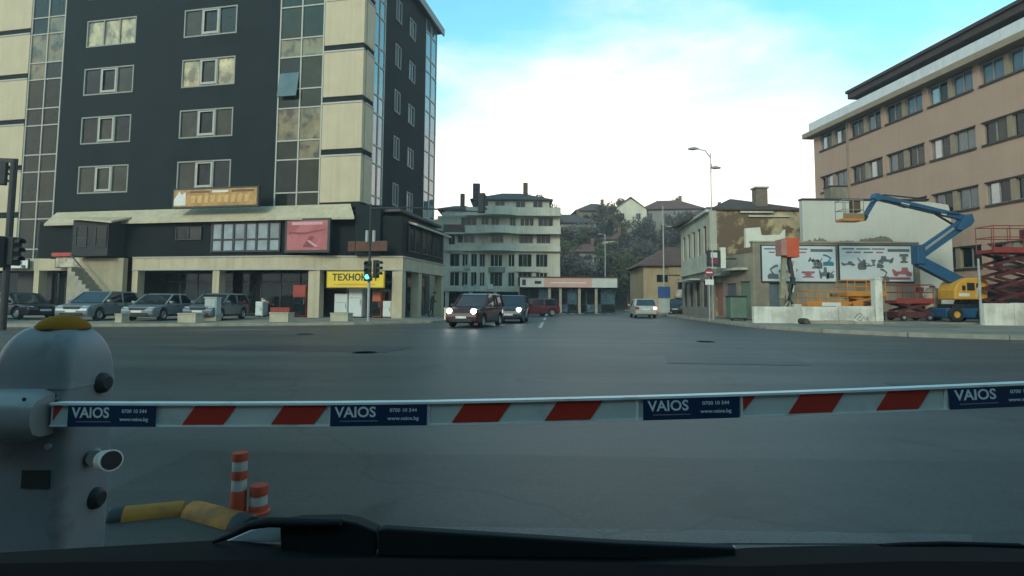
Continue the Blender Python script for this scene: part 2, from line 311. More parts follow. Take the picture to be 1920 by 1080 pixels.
# front wall of the tower with window openings, each window with three lights
wr = [(-13.9, -9.65)]; wl = [(-22.3, -18.0)]
rows = [(8.85 + ST * 1.035 * k, 10.85 + ST * 1.035 * k) for k in range(5)]
holes = [(x0, x1, a, b) for (x0, x1) in wr + wl for a, b in rows if b < TOP - .3]
MB().holed(-24.3, -6.27, Z0, TOP, holes, 0, .3).build('wall', m_dark, ob)
gl_choice = [[g_cur, g_win, g_win], [g_cur, g_win, g_cur], [g_cloud_paint, g_cur, g_cloud_paint], [g_cur, g_win, g_win], [g_win, g_win, g_win], [g_cur, g_cur, g_cur], [g_win, g_cur, g_win], [g_win, g_win, g_cur], [g_cloud_paint, g_cloud_paint, g_cloud_paint], [g_win] * 3]
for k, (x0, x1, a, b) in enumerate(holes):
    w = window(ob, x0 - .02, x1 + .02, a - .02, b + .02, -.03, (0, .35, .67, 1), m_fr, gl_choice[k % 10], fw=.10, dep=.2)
    if k not in (8,):                  # the middle light opens: a brighter sash
        f = MB(); xa, xb = x0 + (x1 - x0) * .35, x0 + (x1 - x0) * .67
        f.holed(xa + .02, xb - .02, a + .12, b - .12, [(xa + .16, xb - .16, a + .28, b - .2)], -.05, -.025)
        f.build('sash', m_alu, w)
# glass strips and cream panel columns on the front
def strip(x0, x1, z0, tf=None, cols=2, gm=(g_str, g_str2), y=.02, name='glass_strip', painted_cloud=()):
    hs = [z0]; k = 0
    lev = [Z0 + ST * i for i in range(-1, 6)]
    zs = sorted({z for l_ in lev for z in (l_ - .35, l_ + .95) if z0 + .3 < z < TOP - .2} | {z0, TOP - .05})
    fr = MB(tf)
    for z in zs: fr.box(x0, x1, y - .05, y + .08, z - .045, z + .045)
    for i in range(cols + 1):
        x = x0 + (x1 - x0) * i / cols; fr.box(x - .05, x + .05, y - .06, y + .07, z0, TOP - .05)
    fo = fr.build(name, m_alu, ob)
    for j in range(len(zs) - 1):
        for i in range(cols):
            xa, xb = x0 + (x1 - x0) * i / cols + .05, x0 + (x1 - x0) * (i + 1) / cols - .05
            MB(tf).box(xa, xb, y, y + .04, zs[j] + .045, zs[j + 1] - .045).build('pane', g_cloud_dim if (j, i) in painted_cloud else gm[(i + j * 2 + (j // 2)) % len(gm)], fo)
    return fo
strip(-6.2, -2.93, Z0, painted_cloud={(3, 0), (3, 1), (6, 0), (6, 1), (2, 1)}); strip(-27.4, -24.36, 4.1, gm=(g_str, g_str, g_str2), painted_cloud={(9, 1), (9, 0), (10, 1), (8, 0)})  # listed panes carry the painted cloud reflection
# an open top-hung light in the right strip
oc = MB().add([(-6.1, -.08, 16.6), (-4.65, -.08, 16.6), (-4.65, -.36, 14.9), (-6.1, -.36, 14.9), (-6.1, -.04, 16.6), (-4.65, -.04, 16.6), (-4.65, -.31, 14.88), (-6.1, -.31, 14.88)], [(0, 1, 2, 3), (7, 6, 5, 4), (0, 4, 5, 1), (1, 5, 6, 2), (2, 6, 7, 3), (3, 7, 4, 0)]).build('open_light', glass('open_pane', (.08, .10, .105), ior=1.7), ob)
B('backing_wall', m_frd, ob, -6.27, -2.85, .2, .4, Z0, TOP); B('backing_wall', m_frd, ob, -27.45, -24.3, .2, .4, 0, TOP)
def panels(x0, x1, tf=None, z0=Z0, bandx=None):
    k = 0; z = z0
    lev = [Z0 + ST * i for i in range(6)]
    for i, zl in enumerate(lev):
        if zl + .4 >= TOP: break
        zt = min(zl + ST - .17, TOP - .05)
        MB(tf).box(x0 + .02, x1, -.1, .25, zl + .20, zt).build('cladding_panel', m_cream, ob, bevel=.03)
        MB(tf).box(x0 + .02, x1, -.14, .2, zl + .203 + ST - .37 - .12, zl + ST - .37 + .2 - .0).build('panel_lip', m_alu, ob) if zt < TOP - .1 else None
        MB(tf).box(x0 + .02, x1, -.03, .25, zl - .17 + .003, zl + .197).build('spandrel', m_dark, ob)
panels(-2.85, .05); panels(-31.2, -27.45, z0=4.1)
B('cladding_panel', m_cream, ob, -31.2, -27.47, -.1, .25, 4.2, 7.2, .03)
# right flank: cream return, blue glass strip, dark wall with windows, far glass strip
panels(.28, 1.45, side)
strip(1.5, 3.2, Z0, side, cols=2, gm=(g_blue,), y=.02)
sh = []
for k in range(5):
    z = 8.3 + ST * k
    sh += [(5.0, 6.0, z, z + 1.65), (7.7, 8.9, z - .0, z + 1.5)]
MB(side).holed(3.25, 11.4, Z0 - 3.2, TOP, [h for h in sh if h[3] < TOP - .3], -.03, .3).build('wall', m_dark, ob)
for h in sh:
    if h[3] < TOP - .3: window(ob, h[0] - .02, h[1] + .02, h[2] - .02, h[3] + .02, -.09, (0, .5, 1), m_fr, [g_blue, g_win], tf=side, fw=.08, dep=.2)
strip(11.45, 14.2, Z0 - 3, side, cols=2, gm=(g_blue,), y=.02)
B('backing_wall', m_frd, ob, -.45, -.28, 1.4, 3.25, Z0, TOP); B('backing_wall', m_frd, ob, -.45, -.28, 11.4, 14.2, 0, TOP)
MB().box(-31.2, -.5, 13.9, 14.3, 0, TOP).build('wall', m_dark, ob); MB().box(-31.4, -31.21, 0, 14.3, 0, TOP).build('wall', m_dark, ob)
MB().box(-31.7, .45, -.45, 14.75, TOP, TOP + .45).build('roof', m_frd, ob, bevel=.05)
MB().box(.42, .56, -.5, 14.8, TOP - .15, TOP + .5).build('roof_edge', m_fr, ob)
# podium: footprint with a bend and the right corner
PB = [(-24.4, -1.0), (-4.7, -1.0), (2.9, .35), (2.9, 8.8)]
def path_wall(pts, z0, z1, t, name, m, bevel=0., out=0.):
    """strip of wall along a plan path, thickness t to the inside (left of travel)"""
    mb = MB(); n = len(pts); P = [Vector((*p, 0)) for p in pts]
    def off(d):
        r = []
        for i in range(n):
            ds = []
            if i: ds.append((P[i] - P[i - 1]).normalized())
            if i < n - 1: ds.append((P[i + 1] - P[i]).normalized())
            nn = [Vector((-e.y, e.x, 0)) for e in ds]; b = sum(nn, Vector()).normalized(); r.append(P[i] + b * d / max(.3, b.dot(nn[0])))
        return r
    a, b = off(-out), off(t)
    for i in range(n - 1):
        q = [a[i], a[i + 1], b[i + 1], b[i]]
        mb.add([(p.x, p.y, z0) for p in q] + [(p.x, p.y, z1) for p in q], [(0, 3, 2, 1), (4, 5, 6, 7), (0, 1, 5, 4), (1, 2, 6, 5), (2, 3, 7, 6), (3, 0, 4, 7)])
    return mb.build(name, m, ob, bevel=bevel)
path_wall([(-16.2, -1.0)] + PB[1:], 3.25, 4.02, .5, 'fascia', m_creamb)
path_wall([(-16.2, -1.0)] + PB[1:], 4.02, 4.10, .6, 'fascia_coping', m_alu, out=.06)
path_wall([(-16.2, -1.0)] + PB[1:], 3.17, 3.25, .55, 'fascia_lip', m_alu, out=.04)
path_wall([(-31.2, -1.0), (-20.4, -1.0)], 3.2, 4.02, .5, 'fascia', m_creamb)
path_wall([(x, y + .12) if x < 2 else (x - .12, y + (.1 if y < 1 else 0)) for x, y in PB], 4.1, 6.7, .3, 'upper_wall', mat('podium_dark', (.010, .0135, .015), rough=.6, spec=.12, var=.25, scale=.6))
path_wall([(-24.4, .1), (2.6, .4), (2.6, 8.8)], 7.0, 7.2, .3, 'podium_roof', m_frd)
MB().prism([(-24.3, 0.05), (.1, .05), (2.6, .6), (2.6, 8.8), (-.5, 8.8), (-.5, .5), (-24.3, .5)], 7.0, 7.12, 'z').build('podium_roof', m_frd, ob)
# sloping canopies
def canopy(lo, hi, z0, z1, name='canopy'):
    a, b = [Vector((*p, z1)) for p in hi], [Vector((*p, z0)) for p in lo]; mb = MB()
    for i in range(len(a) - 1):
        q = [b[i], b[i + 1], a[i + 1], a[i]]; dz = Vector((0, 0, .14))
        mb.add(q + [p - dz for p in q], [(0, 1, 2, 3), (7, 6, 5, 4), (0, 4, 5, 1), (1, 5, 6, 2), (2, 6, 7, 3), (3, 7, 4, 0)])
    return mb.build(name, m_creamb, ob)
canopy([(-23.5, -1.3), (-4.9, -1.3), (.1, -.9)], [(-23.9, -.12), (-4.9, -.12), (-.6, -.12)], 6.5, 7.5)
canopy([(3.35, 1.6), (3.35, 9.0)], [(.12, 1.0), (.12, 9.0)], 6.35, 7.3)
MB().prism([(.0, -.55), (1.5, -.1), (1.35, .9), (-.1, .4)], 4.12, 7.35, 'z').build('corner_pier', m_dark, ob)
# ribbon of pale windows and dim windows on the first floor
window(ob, -10.15, -5.0, 4.35, 6.35, -1.0, (0, .165, .33, .5, .66, .83, 1), m_frd, [glass('blind_glass', (.22, .27, .30), ior=1.7)] * 5 + [glass('blind_glass2', (.15, .19, .21), ior=1.7)], fw=.12, rows=(0, .42, 1), dep=.14)
window(ob, -12.9, -10.9, 5.2, 6.1, -1.0, (0, .5, 1), m_frd, [g_win, g_cur], dep=.12)
for d0 in (1.0, 3.4, 5.8):
    window(ob, d0, d0 + 2.1, 4.5, 6.2, -2.9 - .0, (0, .5, 1), m_frd, [g_win], tf=lambda p: (-p[1], p[0] + .4, p[2]), dep=.1)
# columns of the arcade and shopfronts behind
for x0, x1, y in ((-16.2, -15.75, -1.0), (-9.9, -9.4, -1.0), (-3.15, -2.35, -.62), (2.2, 2.9, .30), (-20.9, -20.4, -1.0), (-24.5, -24.05, -1.0)):
    B('column', m_creamb, ob, x0, x1, y + .03, y + .6, 0.1, 3.2)
B('column', m_creamb, ob, 2.3, 2.87, 3.3, 3.9, .1, 3.2); B('column', m_creamb, ob, 2.3, 2.87, 8.2, 8.78, .1, 3.2)
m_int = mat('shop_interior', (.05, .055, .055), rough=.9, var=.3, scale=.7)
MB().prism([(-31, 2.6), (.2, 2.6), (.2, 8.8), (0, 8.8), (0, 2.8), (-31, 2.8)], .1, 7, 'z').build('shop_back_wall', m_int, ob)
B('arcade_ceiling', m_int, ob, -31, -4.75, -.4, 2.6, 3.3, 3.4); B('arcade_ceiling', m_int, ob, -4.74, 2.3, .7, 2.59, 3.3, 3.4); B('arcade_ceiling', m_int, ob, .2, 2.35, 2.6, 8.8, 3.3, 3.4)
for x0, x1 in ((-15.7, -10.0), (-9.3, -3.3), (-2.3, 2.1)):
    n = max(2, round((x1 - x0) / 1.6))
    window(ob, x0, x1, .25, 3.1, 1.15, [i / n for i in range(n + 1)], m_frd, [g_shop], fw=.06, rows=(0, .78, 1), name='shopfront')
window(ob, -24.0, -21.0, .2, 3.15, .2, (0, .3, .62, 1), m_frd, [g_shop, glass('pale_door_glass', (.10, .14, .14)), g_shop], fw=.08, name='shopfront')
window(ob, -30.9, -24.6, .2, 3.1, .2, (0, .2, .4, .6, .8, 1), m_fr, [g_shop, g_win], fw=.1, rows=(0, .45, 1), name='shopfront')
window(ob, 4.1, 7.9, .2, 3.1, -1.7, (0, .33, .66, 1), m_frd, [g_shop, g_blue, g_shop], tf=lambda p: (-p[1], p[0], p[2]), name='shopfront')
window(ob, 1.1, 3.2, .2, 3.1, -2.0, (0, .5, 1), m_fr, [g_shop, g_blue], tf=lambda p: (-p[1], p[0], p[2]), rows=(0, .75, 1), name='shopfront')
# enclosed stair block with a small roof and outside stair
B('stair_block', mat('stair_block_cladding', (.022, .026, .028), rough=.7, var=.2, scale=1), ob, -19.9, -17.0, -2.2, -.9, 4.1, 6.55)
for x in (-19.6, -18.0): window(ob, x, x + .9, 4.7, 6.1, -2.26, (0, 1), m_frd, [g_win], fw=.06, rows=(0, .45, 1), dep=.09)
MB().add([(-20.1, -2.5, 6.6), (-16.5, -2.5, 6.25), (-16.5, -.95, 6.75), (-20.1, -.95, 6.75), (-20.1, -2.5, 6.72), (-16.5, -2.5, 6.38), (-16.5, -.95, 6.88), (-20.1, -.95, 6.88)], [(3, 2, 1, 0), (4, 5, 6, 7), (0, 1, 5, 4), (1, 2, 6, 5), (2, 3, 7, 6), (3, 0, 4, 7)]).build('porch_roof', m_creamb, ob)
B('stair_wall', mat('stair_wall_render', (.33, .29, .20), rough=.85, var=.15, scale=1, streak=.3), ob, -20.0, -16.4, -1.5, -1.15, .1, 4.0)
st = MB()
for i in range(11): st.box(-19.9 + i * .3, -19.58 + i * .3, -2.4, -1.5, .1, 3.3 - i * .28)
st.build('stair', m_kerb, ob)
MB().tube([(-19.8, -2.35, 4.2), (-16.7, -2.35, 1.25)], .05, 6).build('handrail', m_frd, ob)
# ---------------------------------------------------------------- signs and goods on the office building
def board(name, label, cat, x0, x1, y, z0, z1, m, parent_tf=ob, t=.12, fm=None, frame=.06):
    c = WL((x0 + x1) / 2, y, z0); w = (x1 - x0) / 2
    t_ = thing(name, label, cat, c, -A_L)
    B('face', m, t_, -w + frame, w - frame, -t - .004, -t + .02, frame, z1 - z0 - frame)
    B('frame', fm or m_frd, t_, -w, w, -t + .002, 0, 0, z1 - z0, .01)
    return t_
m_yel = mat('yellow_sign', (.72, .50, .03), rough=.5, var=.06, scale=2); m_blk = mat('sign_black', (.02, .018, .012), rough=.5)
m_orange_print = mat('sign_orange_print', (.62, .28, .03), rough=.5)
t = board('shop_sign', 'yellow signboard with dark Cyrillic shop name above the shop window', 'sign', -1.95, 2.05, -.35, 2.02, 3.12, m_yel, fm=mat('dark_yellow_rim', (.30, .22, .03)), frame=.07)
text('ТЕХНОКИТ', .58, m_blk, t, (0, -.13, .66), sx=1.0, bold=.018)
B('printed_line', m_orange_print, t, -1.5, 1.35, -.131, -.125, .18, .27)
m_pink = mat('pink_poster', (.42, .12, .13), rough=.45, var=.12, scale=1.2, col2=(.30, .07, .08), s2=.8)
t = board('billboard', 'pink and red advertising poster in a dark frame beside the window ribbon', 'billboard', -4.55, -1.4, -.98, 4.25, 6.45, m_pink, t=.2, frame=.16)
m_pinkl = mat('poster_pale', (.55, .30, .33), rough=.45); m_pinkd = mat('poster_deep', (.20, .04, .05), rough=.45)
B('printed_heading', m_pinkl, t, -1.1, 1.05, -.2085, -.2045, 1.78, 1.96)
MB().prism([(-1.28, 1.35), (-.2, 1.28), (1.28, 1.52), (1.28, 1.42), (-.2, 1.15), (-1.28, 1.2)], -.2085, -.2045).build('printed_stripe', m_pinkd, t)
MB().prism([(-.3, .35), (.2, 1.05), (.55, 1.0), (.15, .6), (.9, .3)], -.2085, -.2045).build('printed_figure', m_pinkd, t)
MB().prism([(.0, .75), (.15, .8), (.8, .38), (.6, .34)], -.2125, -.2085).build('printed_stripe', m_pinkl, t)
m_gold = mat('gold_sign_print', (.45, .25, .08), rough=.5, var=.3, scale=2.5, col2=(.30, .16, .06), s2=2)
t = board('shop_sign', 'long golden brown sign standing on the canopy edge', 'sign', -12.75, -6.3, -1.3, 7.25, 8.6, m_gold, t=.25, frame=.12)
m_wht = mat('sign_white', (.62, .62, .58), rough=.5, var=.08)
MB().prism([(-3.1, .2), (-2.2, .2), (-2.2, 1.1), (-2.5, .9), (-2.7, 1.15), (-3.1, .6)], -.26, -.255).build('printed_picture', m_wht, t)
for i, (a, b) in enumerate(((-1.9, -.4), (-.2, 1.0), (1.25, 2.9))): B('printed_heading', mat('sign_brown', (.16, .09, .04)) if i != 1 else m_wht, t, a, b, -.26, -.255, 1.0, 1.14)
for i in range(9): MB().prism([(-1.8 + i * .5, .35), (-1.5 + i * .5, .35), (-1.45 + i * .5, .85), (-1.75 + i * .5, .8)], -.26, -.255).build('printed_figure', mat('sign_tan', (.58, .36, .14)), t)
t = board('shop_sign', 'dull orange brown sign strip on the dark corner above the shop', 'sign', -.5, 2.2, -.45, 4.35, 5.0, mat('rust_sign', (.10, .04, .022), rough=.7, var=.3, scale=3), t=.08, frame=.04)
m_redroof = mat('red_sign_top', (.40, .06, .04), rough=.6)
t = board('shop_sign', 'white sign with a red top edge beside the outside stair', 'sign', -22.2, -19.6, -1.25, 3.35, 4.15, mat('cream_print', (.52, .48, .38), col2=(.25, .22, .16), s2=2.5), t=.15)
B('red_top', m_redroof, t, -1.4, 1.3, -.35, .0, .8, 1.05)
t = board('shop_sign', 'small white sign with a black drawing over the far left shop', 'sign', -26.6, -24.6, -1.2, 3.3, 4.0, mat('white_print', (.62, .63, .62), col2=(.06, .07, .08), s2=2.2, c2=(.52, .58)), t=.12)
# appliances standing in front of the shop windows
m_wap = mat('white_enamel', (.55, .60, .60), rough=.35, var=.06); m_rap = mat('red_enamel', (.30, .045, .03), rough=.4); m_oap = mat('orange_enamel', (.42, .10, .04), rough=.4)
def appliance(name, label, x, y, w, d, h, m, glassdoor=False):
    t = thing(name, label, 'appliance', WL(x, y, .12), -A_L)
    B('body', m, t, -w / 2, w / 2, -d / 2, d / 2, .06, h, .02)
    B('door', g_shop if glassdoor else m, t, -w / 2 + .03, w / 2 - .03, -d / 2 - .045, -d / 2 - .006, .12, h * .62, .01)
    B('door', m, t, -w / 2 + .03, w / 2 - .03, -d / 2 - .045, -d / 2 - .006, h * .64, h - .05, .01)
    B('handle', m_fr, t, w / 2 - .12, w / 2 - .09, -d / 2 - .085, -d / 2 - .05, h * .4, h * .58)
    for sx in (-1, 1): B('foot', m_frd, t, sx * w * .35 - .04, sx * w * .35 + .04, -d * .4, d * .4, 0, .06)
appliance('fridge', 'tall white fridge under the yellow shop sign', -.35, .75, .95, .65, 2.05, m_wap)
appliance('fridge', 'shorter white fridge left of the tall one under the yellow sign', -1.35, .72, .95, .65, 1.55, m_wap)
appliance('drinks_cooler', 'red drinks cooler against the column left of the yellow sign', -4.05, .25, .95, .7, 2.1, m_rap, True)
appliance('drinks_cooler', 'orange red cooler right of the signal pole under the yellow sign', 1.05, .9, .62, .6, 1.7, m_oap, True)
appliance('washing_machine', 'small white appliance by the corner column under the yellow sign', 1.75, .95, .6, .55, 1.1, m_wap)
appliance('washing_machine', 'small white appliance standing before the shop window left of red cooler', -7.0, .2, .55, .55, 1.0, m_wap)
t = thing('display_crate', 'low red display crate beside the red cooler', 'crate', WL(-5.35, .1, .12), -A_L)
B('tray', m_rap, t, -.7, .7, -.35, .35, .3, .62, .02)
for sx in (-.6, .6): B('leg', m_frd, t, sx - .04, sx + .04, -.3, .3, 0, .3)
# concrete blocks along the kerb
m_conc = mat('planter_concrete', (.40, .37, .28), rough=.9, var=.18, scale=3, bump=.3, streak=.3)
def block(label, u, v, Y, w, h, d=.5, m=m_conc, rz=-.25):
    p = at(u, v, Y); t = thing('concrete_planter', label, 'planter', (p.x, p.y, .12), rz, 'concrete planters along the left kerb')
    MB().holed(-w / 2, w / 2, 0, h, [], -d / 2, d / 2).build('box', m, t, bevel=.025)
    B('rim', m, t, -w / 2 - .025, w / 2 + .025, -d / 2 - .025, d / 2 + .025, h - .07, h + .002, .015)
    B('soil', m_earth, t, -w / 2 + .07, w / 2 - .07, -d / 2 + .07, d / 2 - .07, h, h + .012)
block('pale concrete planter at the kerb before the parked cars', 357, 606, 27.4, 1.05, .45)
block('grey concrete planter at the kerb left of the column', 528, 606, 29.0, 1.1, .48)
block('grey concrete planter with pale end below the yellow sign', 640, 605, 30.3, 1.05, .45)
block('small pale concrete block beside the dark red car headlight', 841, 600, 34.0, .42, .72, .4, m=mat('pale_block', (.62, .58, .40), rough=.85))
block('small pale concrete block between the parked silver cars', 229, 598, 26.8, .4, .42, .4)
# white cabinet by the column
p = at(398, 600, 29.6); t = thing('utility_cabinet', 'pale grey utility cabinet on a plinth by the kerb', 'cabinet', (p.x, p.y, .12), -.2)
m_cab = mat('cabinet_grey', (.38, .43, .42), rough=.6, var=.1, streak=.3)
B('plinth', m_kerb, t, -.38, .38, -.2, .2, 0, .3); B('body', m_cab, t, -.36, .36, -.18, .18, .3, 1.2, .02); B('door', m_cab, t, -.3, .3, -.2, -.185, .36, 1.12, .01); B('roof', m_cab, t, -.4, .4, -.22, .22, 1.2, 1.25)
# ---------------------------------------------------------------- apartment block behind the cars
AX, AY = -8.9, 64.0
ap = thing('apartment_building', 'pale cream apartment block with curved balconies and dark roof', 'building', (AX, AY, 0))
m_ap = mat('apartment_render', (.58, .55, .44), rough=.85, var=.14, scale=.5, streak=.3)
m_ap2 = mat('apartment_parapet', (.55, .53, .44), rough=.85, var=.16, scale=.6, streak=.35)
m_tile = mat('roof_tile_dark', (.075, .055, .050), rough=.85, var=.3, scale=1.5, stretch=(1, 1, 4))
m_tiler = mat('roof_tile_red', (.115, .058, .045), rough=.85, var=.3, scale=1.2, stretch=(1, 1, 4))
m_brown = mat('brown_render', (.13, .085, .06), rough=.85, var=.2)
wx = [(1.77, 2.87), (3.17, 3.84), (4.2, 4.88), (5.18, 5.79), (8.47, 9.2), (9.63, 11.16), (11.64, 12.98)]
wz = [(2.95, 4.55), (5.2, 6.65)]
hl = [(a, b, c, d) for a, b in wx for c, d in wz] + [(6.4, 7.8, 2.95, 4.5), (6.4, 7.8, 5.2, 6.6)]
hl += [(9.7, 11.3, 7.9, 8.9), (11.7, 13.3, 7.9, 8.9), (2.6, 4.6, 7.9, 8.8), (1.6, 2.3, 7.7, 9.0)]
hl += [(3.0, 4.8, 9.95, 10.85), (5.3, 6.2, 10, 10.9), (6.5, 7.4, 9.8, 10.9), (8.6, 9.3, 9.9, 10.9), (9.8, 11.4, 9.9, 10.9), (11.9, 13.6, 9.9, 10.9)]
MB().holed(.6, 14.4, 2.35, 11.0, hl, 0, .35).build('wall', m_ap, ap)
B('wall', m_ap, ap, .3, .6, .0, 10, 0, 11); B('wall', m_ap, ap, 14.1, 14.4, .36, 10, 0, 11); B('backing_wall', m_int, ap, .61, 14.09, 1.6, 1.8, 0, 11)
for k, h in enumerate(hl):
    n = 2 if h[1] - h[0] < 1.2 else 3
    window(ap, h[0], h[1], h[2], h[3], .12, [i / n for i in range(n + 1)], m_fr if k % 3 else m_ap, [g_win, g_cur, g_win] if k % 2 else [g_cur, g_win], fw=.06, dep=.1)
def arc_path(x0, x1, dep, n=10, ends=()):
    c = (x0 + x1) / 2; w = (x1 - x0) / 2; h = dep; rr = (w * w + h * h) / (2 * h); pts = []
    for i in range(n + 1):
        x = x0 + (x1 - x0) * i / n; pts.append((x, (rr - h) - math.sqrt(max(0, rr * rr - (x - c) ** 2)) ))
    return pts
def plan_band(parent, pts, z0, z1, t, name, m):
    mb = MB(); n = len(pts)
    for i in range(n - 1):
        a, b = pts[i], pts[i + 1]; q = [(a[0], a[1]), (b[0], b[1]), (b[0], b[1] + t), (a[0], a[1] + t)]
        mb.add([(*p, z0) for p in q] + [(*p, z1) for p in q], [(0, 3, 2, 1), (4, 5, 6, 7), (0, 1, 5, 4), (1, 2, 6, 5), (2, 3, 7, 6), (3, 0, 4, 7)])
    return mb.build(name, m, parent)
bow = lambda d, e: [(1.3, -d)] + [(x, y - d) for x, y in arc_path(4.9, 9.5, e)] + [(14.4, -d)]
for z0, z1, d, e, x in ((6.95, 7.6, .5, .9, 0), (8.9, 9.75, .9, 1.1, 0), (11.0, 11.95, .8, 1.0, 0)):
    pts = bow(d, e)
    if z0 > 8.5: pts = [(3.6, -d)] + pts[1:]
    plan_band(ap, pts, z0, z1, .16, 'balcony_parapet', m_ap2)
    plan_band(ap, [(x_, y_ + .16) for x_, y_ in pts], z0, z0 + .15, abs(d) + 1.05 if e > 1.0 else abs(d) + .9, 'balcony_slab', m_ap2)
B('balcony_parapet', m_brown, ap, 1.1, 3.5, -1.0, -.8, 9.0, 9.9); B('balcony_slab', m_ap2, ap, 1.0, 3.55, -1.05, -.02, 8.82, 9.0)
B('balcony_parapet', m_ap2, ap, .9, 3.6, -.9, -.75, 10.9, 11.3)
B('cornice', m_ap2, ap, 1.0, 9.3, -.3, -.02, 2.35, 2.8); B('cornice', m_ap2, ap, 9.3, 12.0, -.35, -.02, 4.62, 5.0); B('cornice', m_ap2, ap, 2.0, 3.4, -.25, -.02, 4.6, 4.9); B('cornice', m_ap2, ap, 2.0, 3.4, -.25, -.02, 6.68, 6.95)
plan_band(ap, arc_path(6.2, 8.1, .45), 2.8, 2.95, .5, 'bay_sill', m_ap2); plan_band(ap, arc_path(6.2, 8.1, .45), 4.55, 5.15, .5, 'bay_spandrel', m_fr)
plan_band(ap, arc_path(5.3, 9.1, .75), 7.62, 8.88, .2, 'bay_wall', m_ap)
window(ap, 6.5, 7.9, 7.9, 8.7, -.82, (0, .33, .66, 1), m_fr, [g_cur, g_win], fw=.06, dep=.1)
for x in (4.05, 5.0, 5.95, 8.3, 9.35, 11.4, 13.2): B('pilaster', m_ap2, ap, x - .13, x + .13, -.12, -.003, 2.82, 6.9)
for x in (1.5, 4.2, 7.0, 9.9, 12.8): B('column', m_ap2, ap, x - .2, x + .2, 0, .35, 0, 2.34)
n = 5; window(ap, .7, 14.0, .1, 2.3, .9, [i / 8 for i in range(9)], m_frd, [g_shop], name='shopfront')
B('wall', m_ap, ap, 4.4, 13.2, .5, 9, 11.0, 13.0)
for x in (5.0, 6.9, 9.3, 11.3): window(ap, x, x + 1.1, 12.0, 12.85, .42, (0, .5, 1), m_fr, [g_win, g_cur], fw=.06, dep=.1)
def hip(parent, x0, x1, y0, y1, z0, z1, m, inset, name='roof', ov=.4):
    a = [(x0 - ov, y0 - ov, z0), (x1 + ov, y0 - ov, z0), (x1 + ov, y1 + ov, z0), (x0 - ov, y1 + ov, z0)]
    ym = (y0 + y1) / 2; b = [(x0 + inset, ym, z1), (x1 - inset, ym, z1)]
    return MB().add(a + b + [(p[0], p[1], z0 - .12) for p in a], [(0, 1, 5, 4), (1, 2, 5), (2, 3, 4, 5), (3, 0, 4), (0, 6, 7, 1), (1, 7, 8, 2), (2, 8, 9, 3), (3, 9, 6, 0), (9, 8, 7, 6)]).build(name, m, parent)
rf = hip(ap, 4.4, 13.2, .5, 9, 13.05, 14.6, m_tile, 3.2)
B('chimney', m_brown, rf, 10.2, 10.75, 3.0, 3.5, 13.6, 15.6); B('chimney', m_frd, rf, 4.3, 5.1, .3, 1.0, 12.0, 14.9); B('chimney', m_brown, rf, 2.6, 3.1, 3, 3.5, 12, 14.2)
hip(ap, .6, 4.3, .5, 9, 11.9, 13.0, m_tile, 1.2)
B('wall', m_ap, ap, 1.0, 4.3, .6, 8.5, 11.0, 11.8)
for x, z in ((3.4, 3.0), (4.6, 3.0), (3.5, 5.25)): B('air_conditioner', m_cab, ap, x, x + .6, -.35, -.02, z - .35, z + .1)
B('satellite_dish', m_wht, ap, 6.15, 6.75, -.5, -.42, 2.6, 3.2, .2)
# ---------------------------------------------------------------- kiosk pavilion
kp = thing('kiosk', 'low glazed kiosk with long white and pink sign fascia', 'kiosk', (.87, 61, 0))
kp.scale = (.785, .785, .785)
m_kp = mat('kiosk_pink', (.55, .33, .28), rough=.6, var=.08); m_kw = mat('kiosk_white', (.52, .53, .50), rough=.6, var=.1)
KW = 13.3
B('sign_panel', m_kw, kp, 0, 3.3, -1.2, -.9, 3.55, 4.85); B('sign_panel', m_kp, kp, 3.31, 9.8, -1.2, -.9, 3.55, 4.85); B('sign_panel', m_kw, kp, 9.81, KW, -1.2, -.9, 3.55, 4.85)
B('printed_mark', m_blk, kp, .3, .8, -1.215, -1.204, 3.8, 4.6); B('printed_mark', m_blk, kp, 2.0, 2.9, -1.215, -1.204, 4.0, 4.4)
B('printed_line', m_wht, kp, 4.2, 9.0, -1.215, -1.204, 4.1, 4.25)
B('roof', mat('kiosk_roof', (.10, .05, .04)), kp, -.2, KW + .2, -1.3, 5, 4.86, 5.0); B('soffit', m_frd, kp, 0, KW, -.88, 5, 3.5, 3.6)
for x in (3.9, 5.4, 8.0, 10.3): B('post', m_kerb, kp, x, x + .35, -.8, -.45, 0, 3.5)
window(kp, 0, KW, .1, 3.4, .3, [0, .1, .2, .3, .42, .5, .6, .7, .85, 1], m_frd, [g_win, g_shop, g_blue], fw=.1, rows=(0, .35, 1), name='shopfront')
B('counter', mat('kiosk_brick', (.28, .17, .10)), kp, 2.0, 3.8, -.9, -.1, 0, .95); B('wall', m_int, kp, 0, KW, 3.5, 3.7, 0, 3.5)
# ---------------------------------------------------------------- ochre house
yh = thing('house', 'ochre house with red brown hipped roof beside the street', 'house', (14.1, 60, 0), R(-3))
m_och = mat('ochre_render', (.36, .28, .17), rough=.85, var=.16, scale=.7, streak=.3)
MB().holed(0, 8, 0, 5.2, [(1.4, 2.6, 3.4, 4.2), (3.6, 6.4, 2.6, 3.7), (3.4, 7.2, .2, 1.9)], 0, .3).build('wall', m_och, yh); B('wall', m_och, yh, 0, .3, .31, 9, 0, 5.2); B('wall', m_och, yh, 7.7, 8, .31, 9, 0, 5.2); B('backing_wall', m_int, yh, .3, 7.7, 1.2, 1.4, 0, 5.2)
window(yh, 1.4, 2.6, 3.4, 4.2, .1, (0, .5, 1), m_frd, [g_shop]); window(yh, 3.6, 6.4, 2.6, 3.7, .1, (0, .25, .5, .75, 1), m_fr, [g_win]); window(yh, 3.4, 7.2, .2, 1.9, .1, (0, .33, .66, 1), m_frd, [g_shop], name='shopfront')
